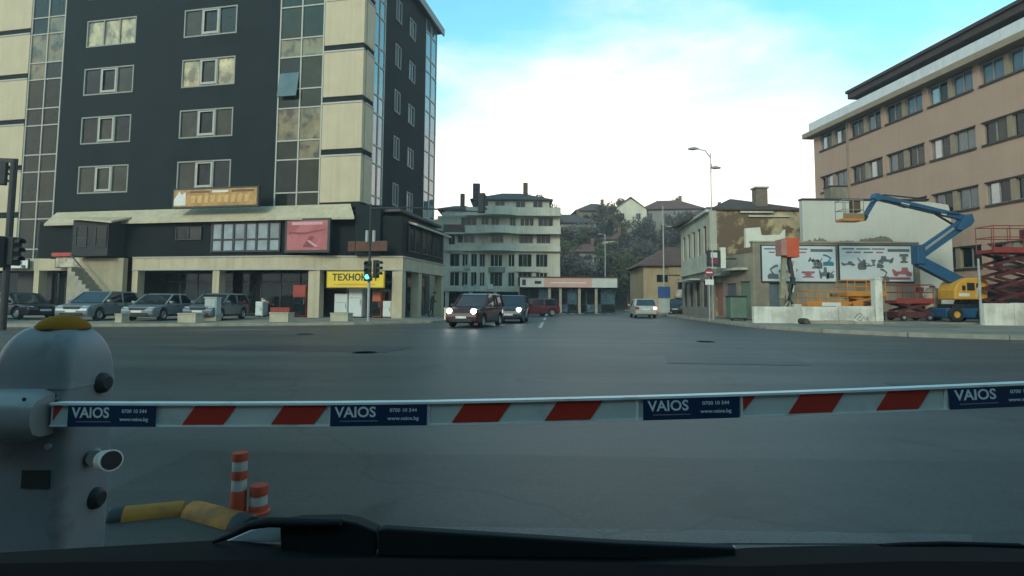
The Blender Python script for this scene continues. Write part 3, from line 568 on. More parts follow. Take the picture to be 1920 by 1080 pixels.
B('balcony_board', mat('pale_board', (.50, .48, .40), col2=(.25, .25, .25), s2=1.8), yh, 3.3, 7.3, -.7, -.6, 1.9, 2.55); B('balcony_slab', m_kerb, yh, 3.2, 7.4, -.7, -.02, 1.75, 1.89); B('lintel', m_och, yh, 2.6, 8, -.2, -.02, 4.2, 5.1)
hip(yh, 0, 8, 0, 9, 5.25, 7.6, m_tiler, 3.4, ov=.5)
# ---------------------------------------------------------------- old corner building, annex wall, white plaster wall
cb = thing('corner_building', 'old two storey building with peeling ochre gable wall and tiled roof', 'building')
m_old = mat('old_white_render', (.46, .45, .37), rough=.9, var=.2, scale=.8, streak=.45)
m_peel = mat('peeling_ochre', (.42, .33, .20), rough=.95, var=.3, scale=1.6, col2=(.14, .095, .06), s2=.5, c2=(.46, .53), bump=.4)
F0, F1 = Vector((14.35, 40.5, 0)), Vector((15.3, 50.5, 0)); Ld = (F1 - F0).length; fd = (F1 - F0).normalized(); fn = Vector((-fd.y, fd.x, 0))  # outward is -x side
def ctf(p): q = F1 - fd * p[0] - Vector((fd.y, -fd.x, 0)) * (-p[1]); return (q.x, q.y, p[2])     # x from the far end towards the near corner, y inward
up = [(.8 + i * 1.85, 1.7 + i * 1.85, 4.9, 7.0) for i in range(5)]; lo = [(.6 + i * 2.3, 2.0 + i * 2.3, .9, 2.9) for i in range(4)]
MB(ctf).holed(0, Ld, 3.6, 8.0, up, 0, .35).build('wall', m_old, cb); MB(ctf).holed(0, Ld, .12, 3.6, lo, .05, .35).build('wall', mat('ground_floor_render', (.22, .21, .18), rough=.9, var=.25, scale=.8, streak=.4), cb)
B('string_course', m_old, cb, 0, Ld, -.12, .3, 3.55, 3.75, tf=ctf); B('eaves', m_old, cb, 0, Ld, -.25, .3, 7.85, 8.05, tf=ctf)
for h in up: window(cb, *h, .12, (0, .5, 1), mat('brown_wood', (.10, .07, .05)), [g_win, g_shop], tf=ctf)
for i, h in enumerate(lo): window(cb, *h, .15, (0, .5, 1), m_frd, [g_shop], tf=ctf, name='shopfront')
for x in (2.6, 4.6, 6.4): B('awning', m_old, cb, x - .9, x + .7, -.8, -.0, 3.0, 3.12, tf=ctf)
GX1 = at(1507, 400, 40.5).x
MB().holed(F0.x + .01, GX1, .2, 8.0, [], 40.5, 40.85).build('gable_wall', m_peel, cb)
for zz, xa, xb in ((8.05, 16.6, 19.0), (7.75, 17.2, 20.2)): B('ledge', m_old, cb, xa, xb, 40.36, 40.499, zz - .25, zz - .13)
B('quoin', m_old, cb, F0.x + .02, F0.x + .5, 40.4, 40.498, 3.7, 8.0)
B('wall', m_peel, cb, GX1 - .3, GX1, 40.9, 50.5, .2, 8.0); B('wall', m_peel, cb, 15.4, GX1, 50.2, 50.5, .2, 8.0); B('backing_wall', m_int, cb, 16.6, 16.7, 41, 50, .2, 8.0)
rf = hip(cb, F0.x + .3, GX1, 40.5, 50.5, 8.1, 9.75, mat('roof_tile_brown', (.075, .045, .038), rough=.85, var=.3, scale=1.5, stretch=(1, 1, 4)), 3.4, ov=.18)
B('chimney', mat('chimney_brick', (.17, .13, .10), bump=.3, var=.3, scale=4), rf, at(1424, 360, 41).x, at(1446, 360, 41).x, 41.6, 42.3, 8.2, at(1430, 352, 41.6).z); B('chimney_cap', m_kerb, rf, at(1422, 360, 41).x, at(1448, 360, 41).x, 41.5, 42.4, at(1430, 353, 41.6).z, at(1430, 353, 41.6).z + .12)
YA = 36.8
an = thing('annex', 'single storey grey brown annex wall carrying two billboards', 'building')
m_ann = mat('annex_render', (.25, .225, .17), rough=.9, var=.2, scale=.9, streak=.4, col2=(.17, .15, .115), s2=.4)
ax0, ax1, az = at(1411, 455, YA).x, at(1722, 455, YA).x, at(1500, 455, YA).z
MB().holed(ax0, ax1, .24, az, [(at(1443, 560, YA).x, at(1462, 560, YA).x, .26, at(1450, 530, YA).z)], YA, YA + .35).build('wall', m_ann, an)
B('coping', m_kerb, an, ax0 - .05, ax1, YA - .06, YA + .42, az, az + .1)
q0, q1 = Vector((14.55, 41.2, 0)), Vector((ax0, YA + .01, 0)); qd = (q1 - q0).normalized(); ql = (q1 - q0).length
def atf(p): q = q0 + qd * p[0] + Vector((-qd.y, qd.x, 0)) * p[1]; return (q.x, q.y, p[2])
sho = [(.7, 1.5, .3, 2.7), (1.9, 2.9, .9, 2.6), (3.3, 4.3, .3, 2.7)]
MB(atf).holed(0, ql, .2, 4.6, sho, 0, .3).build('wall', m_ann, an)
m_door = [mat('door_red', (.20, .09, .07)), mat('door_blue', (.07, .08, .11)), mat('door_green', (.10, .15, .11))]
for i, h in enumerate(sho):
    B('door', m_door[i], an, h[0], h[1], .12, .2, h[2], h[3], tf=atf)
B('parapet', m_peel, an, 0, ql, -.03, .33, 4.6, 4.95, tf=atf)
for x, z in ((1.3, 3.15), (3.2, 3.45)): B('awning', m_old, an, x - .9, x + .9, -.7, -.01, z, z + .16, tf=atf)
MB().prism([(ax0, YA + .35), (ax1, YA + .35), (ax1, 40.4), (15.2, 40.4)], az - .5, az - .35, 'z').build('roof', m_frd, an)
B('door', mat('annex_door_blue', (.10, .13, .15)), an, at(1443, 560, YA).x, at(1462, 560, YA).x, YA + .15, YA + .2, .26, at(1450, 530, YA).z)
t = thing('chimney_stub', 'whitewashed wall stub on the annex roof before the gable', 'wall')
m_ww = mat('whitewash', (.62, .62, .53), rough=.9, var=.1, scale=1.5)
MB().prism([(at(1398, 455, 39).x, az - .4), (at(1472, 455, 39).x, az - .4), (at(1472, 430, 39).x, at(1472, 430, 39).z), (at(1465, 455, 39).x, at(1465, 440, 39).z), (at(1428, 440, 39).x, at(1428, 441, 39).z), (at(1425, 426, 39).x, at(1425, 426, 39).z), (at(1398, 428, 39).x, at(1398, 428, 39).z)], 39.0, 39.3).build('stub', m_ww, t)
wp = thing('plaster_wall', 'tall white plastered firewall with patches of bare brick below', 'wall')
YW = 37.5; x0, x1 = at(1506, 450, YW).x, at(1785, 450, YW).x; zt = at(1600, 376, YW).z
m_pl = mat('white_plaster', (.50, .50, .45), rough=.88, var=.08, scale=.5, streak=.12)
xa = at(1722, 500, YW).x
MB().prism([(x0, az + .1), (x0, zt), (at(1740, 380, YW).x, zt - .05), (at(1778, 388, YW).x, zt - .25), (x1, zt - .9), (x1, 1.6), (x1 - .25, .9), (at(1735, 500, YW).x, 1.2), (xa + .1, 2.2), (xa + .1, az + .1)], YW, YW + .4).build('plaster', m_pl, wp)
B('coping', m_frd, wp, x0 - .05, at(1740, 380, YW).x, YW - .08, YW + .45, zt + .01, zt + .12)
m_bare = mat('bare_brick', (.20, .175, .13), rough=.95, var=.25, scale=2, bump=.4)
random.seed(3)
for u0_, u1_, v0_, v1_ in ((1507, 1560, 444, 458), (1545, 1625, 450, 458), (1606, 1680, 440, 458)):
    pts = []; n = 18
    for i in range(n + 1):
        uu = u0_ + (u1_ - u0_) * i / n; vv = v1_ - (v1_ - v0_) * (math.sin(math.pi * i / n) ** .5) * random.uniform(.45, 1); pts.append((at(uu, vv, YW).x, at(uu, vv, YW).z))
    MB().prism(pts, YW - .012, YW + .02).build('bare_patch', m_bare, wp)
t = thing('chimney', 'squat grey chimney rising behind the white firewall', 'chimney', (at(1572, 360, 39).x, 39, 0)); B('shaft', m_ann, t, -.55, .55, 0, .8, 7.6, at(1572, 350, 39).z); B('cap', m_frd, t, -.62, .62, -.05, .85, at(1572, 350, 39).z, at(1572, 348, 39).z)
# billboards on the annex
m_bbw = mat('billboard_sheet', (.50, .56, .58), rough=.5, var=.05, scale=1); m_bbt = mat('billboard_text', (.10, .12, .13), rough=.5); m_bbr = mat('billboard_red', (.30, .10, .12), rough=.5); m_bbb = mat('billboard_blue', (.04, .16, .24), rough=.5)
OUTL = [  # outlines of hired machines: boom lift, scissor lift, loader, telehandler
    [(-1, -1), (.9, -1), (1, -.6), (.7, -.3), (.2, -.3), (.6, .3), (-.3, .8), (-.9, .9), (-1, .6), (-.4, .5), (.3, .2), (-.2, -.3), (-1, -.4)],
    [(-.7, -1), (.7, -1), (.7, -.7), (.2, -.4), (.6, 0), (.2, .3), (.8, .3), (.8, .9), (-.8, .9), (-.8, .3), (-.2, .3), (-.6, 0), (-.2, -.4), (-.7, -.7)],
    [(-1, -.9), (-.6, -1), (-.5, -.6), (.3, -.6), (.4, -1), (.9, -1), (1, -.3), (.6, .1), (.5, .9), (-.1, .9), (-.2, .1), (-.7, 0), (-1.1, .6), (-1.2, .2)],
    [(-1, -.8), (-.7, -1), (.7, -1), (1, -.7), (.9, 0), (.4, .2), (1.1, .9), (.9, 1), (0, .3), (-.3, .7), (-.8, .6), (-.9, 0)]]
def bb(label, u0_, u1_, shapes, seed):
    a, b = at(u0_, 527, YA - .1), at(u1_, 462, YA - .1); w, h = b.x - a.x, b.z - a.z
    t = thing('billboard', label, 'billboard', (a.x, YA - .02, a.z), 0, 'machine hire billboards on the annex wall')
    B('frame', m_frd, t, -.08, w + .08, -.06, 0, -.08, h + .08); B('sheet', m_bbw, t, 0, w, -.09, -.062, 0, h)
    for k, (x0, x1, z0, z1, m) in enumerate(shapes['lines']): B('printed_line', m, t, w * x0, w * x1, -.096, -.092, h * z0, h * z1)
    rr = random.Random(seed)
    for k, (x, z, sx, sz, m) in enumerate(shapes['blobs']):
        o = OUTL[(k + seed) % len(OUTL)]; f = -1 if k % 3 == 1 else 1
        MB().prism([(w * x + f * w * sx * 1.25 * px_, h * z + h * sz * 1.35 * pz) for px_, pz in o], -.098, -.092).build('printed_machine', m, t)
ln = lambda: [(.03, .2, .9, .935, m_bbt), (.23, .42, .9, .935, m_bbt), (.44, .62, .9, .935, m_bbt), (.09, .17, .8, .84, m_bbr), (.19, .29, .8, .84, m_bbr), (.33, .46, .8, .84, m_bbt), (.5, .6, .8, .84, m_bbr), (.66, .96, .84, .92, m_bbt)]
bb('left billboard of the two, with blue machine picture at its right', 1430, 1566, {'lines': ln(), 'blobs': [(.72, .5, .05, .1, m_bbt), (.66, .62, .03, .05, m_bbt), (.78, .52, .03, .12, m_bbt), (.9, .62, .06, .13, m_bbb), (.62, .2, .09, .07, m_bbr), (.84, .25, .05, .13, m_bbt), (.92, .2, .04, .08, m_bbt), (.14, .28, .06, .16, m_bbt), (.28, .2, .06, .1, m_bbt)]}, 5)
bb('right billboard of the two, with row of dark machine pictures', 1576, 1710, {'lines': ln() + [(.66, .96, .05, .12, m_bbr)], 'blobs': [(.12, .5, .07, .05, m_bbt), (.3, .5, .05, .13, m_bbt), (.38, .47, .05, .04, m_bbt), (.46, .53, .03, .07, m_bbt), (.62, .62, .08, .08, m_bbt), (.55, .46, .04, .06, m_bbt), (.61, .2, .05, .14, m_bbt), (.88, .66, .06, .1, m_bbt), (.86, .28, .1, .1, m_bbr)]}, 6)
# ---------------------------------------------------------------- right office building
ro = thing('institution_building', 'salmon pink four storey office building with window bands and brown roof', 'building', (29.55, 54, 0), 0)
rd = Vector((.105, -1, 0)).normalized(); ro.rotation_euler.z = math.atan2(rd.y, rd.x)       # local x runs from the far corner towards the camera, local -y is the facade side
g_sky = glass('bluish_glass', (.05, .075, .095), ior=1.7)
m_sal = mat('salmon_render', (.43, .285, .21), rough=.88, var=.08, scale=.3, streak=.12); m_pier = mat('tan_pier', (.28, .22, .15), rough=.85, var=.12)
m_cop = mat('pale_fascia', (.62, .63, .64), rough=.6, var=.08, streak=.2); m_sill = mat('dark_sill', (.06, .045, .04), rough=.8)
LR = 40.0; WH = 1.45; zr = [3.75, 7.8, 11.85, 15.9]
grp = [(.9 + i * 4.13, .9 + i * 4.13 + 3.6) for i in range(9)]
hs = [(a, b, z, z + WH) for a, b in grp for z in zr]
MB().holed(0, LR, 2.6, 17.5, hs, 0, .35).build('wall', m_sal, ro)
for a, b, z, _z in hs:
    mid = (a + b) / 2; B('pier', m_pier, ro, mid - .17, mid + .17, .02, .3, z, z + WH)
    for xa, xb in ((a, mid - .17), (mid + .17, b)):
        window(ro, xa, xb, z, z + WH, .16, (0, .5, 1), m_fr, random.choice([[g_win, g_cur], [g_win, g_blue], [g_blue, g_win], [g_sky, g_win], [g_sky, g_sky]]), fw=.07, dep=.12)
    B('sill', m_sill, ro, a - .05, b + .05, -.1, .15, z - .14, z - .003); B('lintel', m_sill, ro, a - .05, b + .05, -.06, .15, z + WH + .003, z + WH + .07)
B('ground_floor_glass', g_win, ro, .2, LR, .1, .2, .24, 2.5); B('lintel', m_sill, ro, 0, LR, .0, .3, 2.45, 2.598)
B('downpipe', m_pier, ro, 4.62, 4.78, -.12, -.01, .3, 17.4)
B('cornice', m_pier, ro, -.7, LR, -.75, .36, 17.5, 17.95); B('fascia', m_cop, ro, -.2, LR, -.35, .3, 17.951, 18.9)
B('wall', m_sal, ro, 0, .34, .36, 14, .2, 17.5); B('wall', m_sal, ro, .35, LR, 13.7, 14, .2, 17.5); B('roof_deck', m_frd, ro, -.2, LR, .31, 14, 18.2, 18.3)
m_rr = mat('brown_roof_sheet', (.055, .034, .03), rough=.8, var=.25, scale=1.5)
B('attic_wall', m_rr, ro, 6.0, LR, .6, 13, 18.31, 19.5)
MB().prism([(5.0, -.1), (LR, -.1), (LR, 13.6), (5.0, 13.6)], 19.5, 20.0, 'z').build('roof_edge', m_rr, ro)
MB().add([(4.9, -.25, 20.0), (LR, -.25, 20.0), (LR, 6.7, 21.6), (10, 6.7, 21.6), (4.9, 13.7, 20.0), (LR, 13.7, 20.0), (4.9, -.25, 20.25), (LR, -.25, 20.25)], [(6, 7, 2, 3), (0, 1, 7, 6), (3, 2, 5, 4), (6, 3, 4, 0)]).build('roof', m_rr, ro)
# ---------------------------------------------------------------- houses and trees on the hill
def hill_house(label, x, y, w, d, h, rh, wm, rm, rz=0., nwin=3, gable=False):
    z = hz(x, y) - .5
    t = thing('hill_house', label, 'house', (x, y, z), rz, 'houses on the hill')
    hl = [(w * (i + .5) / nwin - .5, w * (i + .5) / nwin + .5, zz, zz + 1.3) for i in range(nwin) for zz in ([1.2, 4.0] if h > 5.5 else [1.2 + max(0, h - 3.4)])]
    hl = [(a - w / 2, b - w / 2, c, e) for a, b, c, e in hl]
    MB().holed(-w / 2, w / 2, -3, h, hl, -d / 2, -d / 2 + .3).build('wall', wm, t)
    MB().box(-w / 2, -w / 2 + .3, -d / 2 + .31, d / 2, -3, h).box(w / 2 - .3, w / 2, -d / 2 + .31, d / 2, -3, h).box(-w / 2 + .31, w / 2 - .31, d / 2 - .3, d / 2, -3, h).build('wall', wm, t)
    for q in hl: window(t, *q, -d / 2 + .1, (0, .5, 1), m_fr, [g_shop], fw=.08)
    if gable:
        MB().prism([(-w / 2, h), (w / 2, h), (0, h + rh)], -d / 2, -d / 2 + .3).build('gable', wm, t)
        MB().add([(-w / 2 - .5, -d / 2 - .4, h - .3), (0, -d / 2 - .4, h + rh + .1), (w / 2 + .5, -d / 2 - .4, h - .3), (-w / 2 - .5, d / 2, h - .3), (0, d / 2, h + rh + .1), (w / 2 + .5, d / 2, h - .3), (0, -d / 2 - .4, h + rh - .15), (0, d / 2, h + rh - .15)], [(0, 1, 4, 3), (1, 2, 5, 4), (0, 6, 7, 3), (6, 2, 5, 7), (0, 6, 1), (1, 6, 2)]).build('roof', rm, t)
    else:
        rf = hip(t, -w / 2, w / 2, -d / 2, d / 2, h, h + rh, rm, min(w, d) * .42, ov=.6)
        B('chimney', m_brown, rf, w * .18, w * .18 + .6, -.3, .3, h + rh * .5, h + rh + 1.0)
m_hw = mat('hill_house_white', (.56, .54, .42), rough=.9, var=.12, scale=.6, streak=.2); m_hg = mat('hill_house_grey', (.22, .21, .19), rough=.9, var=.15, scale=.6); m_hb = mat('hill_house_brown', (.17, .14, .11), rough=.9, var=.2)
hill_house('white gabled house on the hill crest', 25.4, 124, 7.0, 9, 5.2, 2.6, m_hw, m_tiler, 0, 2, True)
hill_house('long dim house with red roof right of the white gabled one', 35.2, 125, 12.5, 9, 4.6, 2.6, m_hg, m_tiler, R(-6), 4)
hill_house('grey house with dark roof on crest above apartment block', 11.5, 117, 11, 9, 4.6, 2.3, m_hg, m_tile, 0, 3)
hill_house('brown house with dark roof left of the white gabled house', 18.5, 126, 9, 9, 4.2, 2.3, m_hb, m_tile, R(4), 3)
hill_house('small grey house low on the wooded slope', 14.0, 106, 5, 6, 4.4, 1.8, m_hg, m_tiler, R(8), 2)
hill_house('small pale house among trees mid slope', 20.4, 112, 4.5, 6, 4.4, 1.8, m_hw, m_tiler, R(-10), 2)
hill_house('dark house at far right of hill by the corner building', 43.5, 122, 9, 9, 5.0, 2.4, m_hb, m_tile, R(-10), 3)
hill_house('pale house at left of hill behind the office block', 2.0, 122, 9, 9, 4.5, 2.4, m_hg, m_tiler, R(5), 3)
m_bark = mat('bark', (.06, .05, .04), rough=.95, var=.3, scale=3, bump=.5)
def leafm(name, c): return mat(name, c, rough=.8, var=.45, scale=.9)
LM = [leafm('olive_leaves', (.060, .066, .026)), leafm('rust_leaves', (.090, .070, .045)), leafm('grey_brown_twigs', (.080, .070, .056)), leafm('dark_green_leaves', (.040, .052, .030))]
def tree_meshes(seed, h, rx, nleaf, ls, base=.25, spread=1.):
    rr = random.Random(seed); tr = MB()
    tr.tube([(0, 0, -.4), (.05, 0, h * .2), (rr.uniform(-.2, .2), rr.uniform(-.2, .2), h * .5), (rr.uniform(-.3, .3), 0, h * .85)], [h * .028, h * .022, h * .014, .02], 7)
    lobes = []
    for k in range(9):
        a = rr.uniform(0, 6.283); z = rr.uniform(base + .08, .9) * h; rad = rx * rr.uniform(.25, .75) * (1.15 - abs(z / h - .55))
        p = (rad * math.cos(a), rad * math.sin(a), z); lobes.append((Vector(p), rx * rr.uniform(.32, .55)))
        tr.tube([(0, 0, max(h * .18, z - h * .25)), (p[0] * .5, p[1] * .5, z - h * .08), p], [h * .012, h * .008, .012], 5)
    lv = MB(); vs = []; fs = []
    for k in range(nleaf):
        c, r_ = lobes[rr.randrange(len(lobes))]
        d = Vector((rr.gauss(0, 1), rr.gauss(0, 1), rr.gauss(0, .8))).normalized() * r_ * (rr.random() ** .45)
        p = c + d; a = Vector((rr.gauss(0, 1), rr.gauss(0, 1), rr.gauss(0, 1))).normalized(); b = a.orthogonal().normalized(); s1 = ls * rr.uniform(.5, 1.3)
        o = len(vs); vs += [p - a * s1, p + b * s1 * .55, p + a * s1, p - b * s1 * .55]; fs.append((o, o + 1, o + 2, o + 3))
    lv.v = [tuple(v) for v in vs]; lv.f = fs
    return tr, lv
protos = []
for k in range(6):
    tr, lv = tree_meshes(20 + k, [8, 9, 7, 10, 6.5, 8.5][k], [3.2, 3.0, 3.4, 3.6, 2.8, 3.4][k], [2600, 2200, 1500, 2800, 2200, 1400][k], .26)
    a = bpy.data.meshes.new('trunk'); a.from_pydata(tr.v, [], tr.f); a.materials.append(m_bark)
    b = bpy.data.meshes.new('crown'); b.from_pydata(lv.v, [], lv.f); b.materials.append(LM[[0, 1, 2, 0, 3, 2][k]])
    protos.append((a, b))
def tree(label, x, y, k, s=1., rz=0., z=None, name='tree', group='trees on the hillside'):
    t = thing(name, label, 'tree', (x, y, hz(x, y) if z is None else z), rz, group); t.scale = (s, s, s)
    for nm, me in zip(('trunk', 'crown'), protos[k]):
        o = bpy.data.objects.new(nm, me); C.objects.link(o); o.parent = t
    return t
kinds = ['olive', 'rust brown', 'bare grey brown', 'tall olive', 'dark green', 'thin grey brown']
random.seed(11)
TL = [('olive green tree beside the kiosk right end', 18.3, 88, 0, 1.15), ('dark green bush tree right of the kiosk', 20.0, 83.5, 4, .75), ('tall olive tree behind the kiosk right end', 16.2, 92, 3, 1.0), ('rust brown tree behind the kiosk middle', 9.5, 91, 1, 1.0), ('bare grey brown tree behind the kiosk left part', 6.2, 90, 2, 1.15)]
for a in TL: tree(a[0], a[1], a[2], a[3], a[4], random.uniform(0, 6), z=0 if a[2] < 88 else None)
for i in range(70):
    y = random.uniform(90, 122); x = y * random.uniform(.02, .38); k = random.choice([1, 2, 5, 2, 1, 0, 4])
    tree(f'{kinds[k]} tree of the thicket on the hillside', x, y, k, random.uniform(.7, 1.15), random.uniform(0, 6), group=f'{kinds[k]} trees of the hillside thicket')
for i in range(16):
    x = random.uniform(-5, 60); y = random.uniform(122, 150)
    k = random.choice([2, 5, 4]); tree(f'{kinds[k]} tree along the hill crest', x, y, k, random.uniform(.5, .8), random.uniform(0, 6), group=f'{kinds[k]} trees along the hill crest')
# ---------------------------------------------------------------- cars
m_tyre = mat('tyre', (.018, .018, .018), rough=.9); m_rim = mat('wheel_rim', (.34, .35, .36), rough=.4, metal=.6); m_cg = glass('car_glass', (.02, .026, .03), ior=1.7); m_plastic = mat('black_plastic', (.02, .02, .021), rough=.6)
m_lampoff = glass('lamp_glass', (.45, .47, .47), ior=1.5, wav=0); m_lampon = mat('headlamp_lit', (1, 1, 1), emit=(1, .99, .95), es=14); m_tail = mat('tail_lamp', (.35, .02, .02), rough=.3); m_brake = mat('brake_lamp_lit', (.8, .15, .1), emit=(1, .32, .24), es=5); m_plate = mat('plate', (.62, .62, .60), rough=.5)
def car(label, x, y, z, heading, paint, kind='hatch', L=4.1, W=1.74, H=1.48, lit=(), brake=(), roof=None, cat='car', name='car'):
    t = thing(name, label, cat, (x, y, z), heading)
    h = L / 2; w = W / 2; wb = L * .305; ra = .37; belt = H * .62; hood = H * .53
    if kind == 'suv': hood = H * .56; belt = H * .60
    arc = lambda cx: [(cx + ra * math.cos(a), .33 + ra * math.sin(a)) for a in [math.pi * i / 8 for i in range(9)] if .33 + ra * math.sin(a) > .24]
    prof = [(h - .12, .22), (h - .01, .34), (h, .52), (h - .05, hood - .13), (h - .22, hood - .03), (h - 1.1, hood + .09), (h - 1.2, belt)]
    tailx = -h + (.85 if kind == 'sedan' else .12)
    prof += [(tailx, belt + .03), (-h + .07, belt - (.06 if kind == 'sedan' else .02)), (-h, .62), (-h + .01, .4), (-h + .12, .24)]
    prof += [(-wb - ra, .24)] + list(reversed(arc(-wb))) + [(-wb + ra, .22), (wb - ra, .22)] + list(reversed(arc(wb))) + [(wb + ra, .22)]
    mb = MB(); k = len(prof)
    def ww(px_, pz): 
        f = 1 - .10 * max(0, (abs(px_) - h + .7) / .7) ** 2
        return w * f * (1 - .035 * max(0, (pz - .55)) / .4)
    mb.add([(p[0], -ww(*p), p[1]) for p in prof] + [(p[0], ww(*p), p[1]) for p in prof], [tuple(range(k - 1, -1, -1)), tuple(range(k, 2 * k))] + [(i, (i + 1) % k, (i + 1) % k + k, i + k) for i in range(k)])
    body = mb.build('body', paint, t, bevel=.05, segs=2)
    cx0, cx1 = (-h + .80 if kind == 'sedan' else -h + .16), h - 1.05
    rx0, rx1 = (-h + 1.45 if kind == 'sedan' else -h + (.42 if kind == 'hatch' else .34)), h - 1.78 - (.1 if kind != 'suv' else 0)
    wt = w * .80; wbt = w * .955; zr = H - .05
    b_ = [(cx0, -wbt, belt), (cx1, -wbt * .98, belt - .02), (cx1, wbt * .98, belt - .02), (cx0, wbt, belt)]; r_ = [(rx0, -wt, zr), (rx1, -wt, zr), (rx1, wt, zr), (rx0, wt, zr)]
    MB().add(b_ + r_, [(0, 1, 5, 4), (1, 2, 6, 5), (2, 3, 7, 6), (3, 0, 4, 7), (4, 5, 6, 7)]).build('glazing', m_cg, t, bevel=.03)
    MB().loft([[(rx0 - .05, -wt - .02, zr - .02), (rx1 + .06, -wt - .02, zr - .02), (rx1 + .06, wt + .02, zr - .02), (rx0 - .05, wt + .02, zr - .02)], [(rx0 + .12, -wt + .1, H), (rx1 - .15, -wt + .1, H), (rx1 - .15, wt - .1, H), (rx0 + .12, wt - .1, H)]]).build('roof', roof or paint, t, bevel=.02)
    for s in (-1, 1):
        xm = (cx0 + cx1) / 2 - .05
        MB().bar((cx1 + .01, s * (wbt * .98), belt - .02), (rx1 + .02, s * (wt + .01), zr), .08, .06).build('pillar', paint, t); MB().bar((cx0 + .02, s * wbt, belt), (rx0, s * (wt + .01), zr), .16 if kind == 'hatch' else .1, .06).build('pillar', paint, t)
        MB().bar((xm, s * (wbt + .005), belt), (xm - .05, s * (wt + .012), zr), .09, .05).build('pillar', paint, t)
        if kind == 'suv': MB().bar((cx0 + .95, s * (wbt + .005), belt), (cx0 + .95, s * (wt + .012), zr), .09, .05).build('pillar', paint, t)
    for s in (-1, 1):
        for cx in (-wb, wb):
            wo_ = MB().lathe([(.20, -.1), (.30, -.1), (.325, -.05), (.325, .05), (.30, .1), (.20, .1)], 18, (0, 0, 0), 'y', cap=False).build('wheel', m_tyre, t, smooth=True, loc=(cx, s * (w - .13), .325))
            MB().lathe([(.0, s * .075), (.07, s * .085), (.19, s * .06), (.215, s * .1), (.21, -s * .05), (0, -s * .05)], 10, (0, 0, 0), 'y').build('rim', m_rim, wo_)
        hl = MB().loft([[(h - .30, s * w * .56, hood - .20), (h - .30, s * w * .93, hood - .19), (h - .36, s * w * .94, hood - .05), (h - .30, s * w * .60, hood - .06)], [(h - .045, s * w * .55, hood - .21), (h - .10, s * w * .87, hood - .20), (h - .18, s * w * .88, hood - .04), (h - .12, s * w * .58, hood - .055)]]).build('headlight', m_lampoff, t)
        if s in lit: MB().lathe([(.0, .02), (.09, .012), (.125, -.02), (.125, -.06)], 14, (0, 0, 0), 'x').build('lit_lamp', m_lampon, hl, loc=(h + .0, s * w * .70, hood - .13))
        tl = MB().box(-h - .012, -h + .18, min(s * w * .62, s * w * .93), max(s * w * .62, s * w * .93), belt - .28, belt - .06).build('tail_light', m_brake if s in brake else m_tail, t, bevel=.03)
        MB().box(cx1 - .35, cx1 - .16, min(s * (w + .0), s * (w + .2)), max(s * (w + .0), s * (w + .2)), belt - .01, belt + .14).build('mirror', paint, t, bevel=.04)
        for xx in (.15, -.75): B('door_handle', m_plastic, t, xx - .1, xx + .08, min(s * (w - .06), s * (w + .012)), max(s * (w - .06), s * (w + .012)), belt - .12, belt - .085)
        sl_ = MB().box(-wb + ra, wb - ra, min(s * (w - .08), s * (w + .006)), max(s * (w - .08), s * (w + .006)), .23, .33).build('sill', m_plastic, t)
    B('grille', m_plastic, t, h - .1, h + .012 - .03, -w * .45, w * .45, hood - .22, hood - .09, .01); B('lower_grille', m_plastic, t, h - .1, h + .008, -w * .62, w * .62, .28, .42, .01)
    B('number_plate', m_plate, t, h - .06, h + .025, -.26, .26, .44, .55); B('number_plate', m_plate, t, -h - .015, -h + .05, -.26, .26, .62, .73)
    B('bumper', paint, t, -h - .025, -h + .2, -w * .88, w * .88, .32, .55, .04)
    return t
def head(dx, dy): return math.atan2(dy, dx)
def paintm(n, c, metal=.0, rough=.28): return mat(n, c, rough=rough, var=.08, scale=3, metal=metal, ior=1.5)
p_dred = paintm('dark_red_paint', (.055, .017, .018)); p_red = paintm('wine_red_paint', (.10, .018, .024)); p_dblue = paintm('dark_blue_paint', (.022, .038, .058)); p_silver = paintm('silver_paint', (.20, .23, .24), .3); p_white = paintm('white_paint', (.34, .35, .32)); p_black = paintm('black_paint', (.02, .024, .03)); p_blue = paintm('blue_paint', (.03, .05, .09)); p_grey = paintm('grey_blue_paint', (.12, .15, .17), .2)
car('dark red car with both headlights lit coming to the junction', -1.75, 27.9, .005, head(-.30, -1), p_dred, 'suv', 4.1, 1.72, 1.62, lit=(-1, 1), roof=p_grey)
car('dark blue car with one headlight showing behind the dark red car', .05, 33.9, .005, head(-.12, -1), p_dblue, 'suv', 4.1, 1.7, 1.62, lit=(1, -1))
car('wine red car seen side on behind the dark blue car', 1.9, 47.5, .005, head(-1, -.55), p_red, 'hatch', 4.2, 1.75, 1.5)
car('white car driving away up the street with a brake light on', 10.75, 46.2, .005, head(.08, 1), p_white, 'hatch', 4.1, 1.78, 1.52, brake=(-1,))
car('black car parked before the ochre house', 16.6, 55.8, .12, head(-.5, -1), p_black, 'sedan')
car('silver hatchback parked nearest the far left shops', at(172, 580, 29.3).x, 29.9, .12, head(.04, -1), p_silver, 'hatch', 4.2, 1.76, 1.52)
car('silver sedan parked in the middle before the dark shopfront', at(290, 580, 29.6).x, 30.3, .12, head(.02, -1), p_silver, 'sedan', 4.4, 1.76, 1.42)
car('grey blue hatchback parked behind the utility cabinet', at(392, 580, 30.3).x, 31.2, .12, head(.0, -1), p_grey, 'hatch', 4.1, 1.74, 1.46)
car('dark blue car parked at the left edge by the traffic signal', -26.4, 26.6, .12, head(.80, -.6), p_blue, 'hatch', 4.2, 1.76, 1.46)
car('black sedan behind the blue car at the left edge', -26.9, 30.6, .12, head(.9, -.3), p_black, 'sedan', 4.5, 1.76, 1.42)
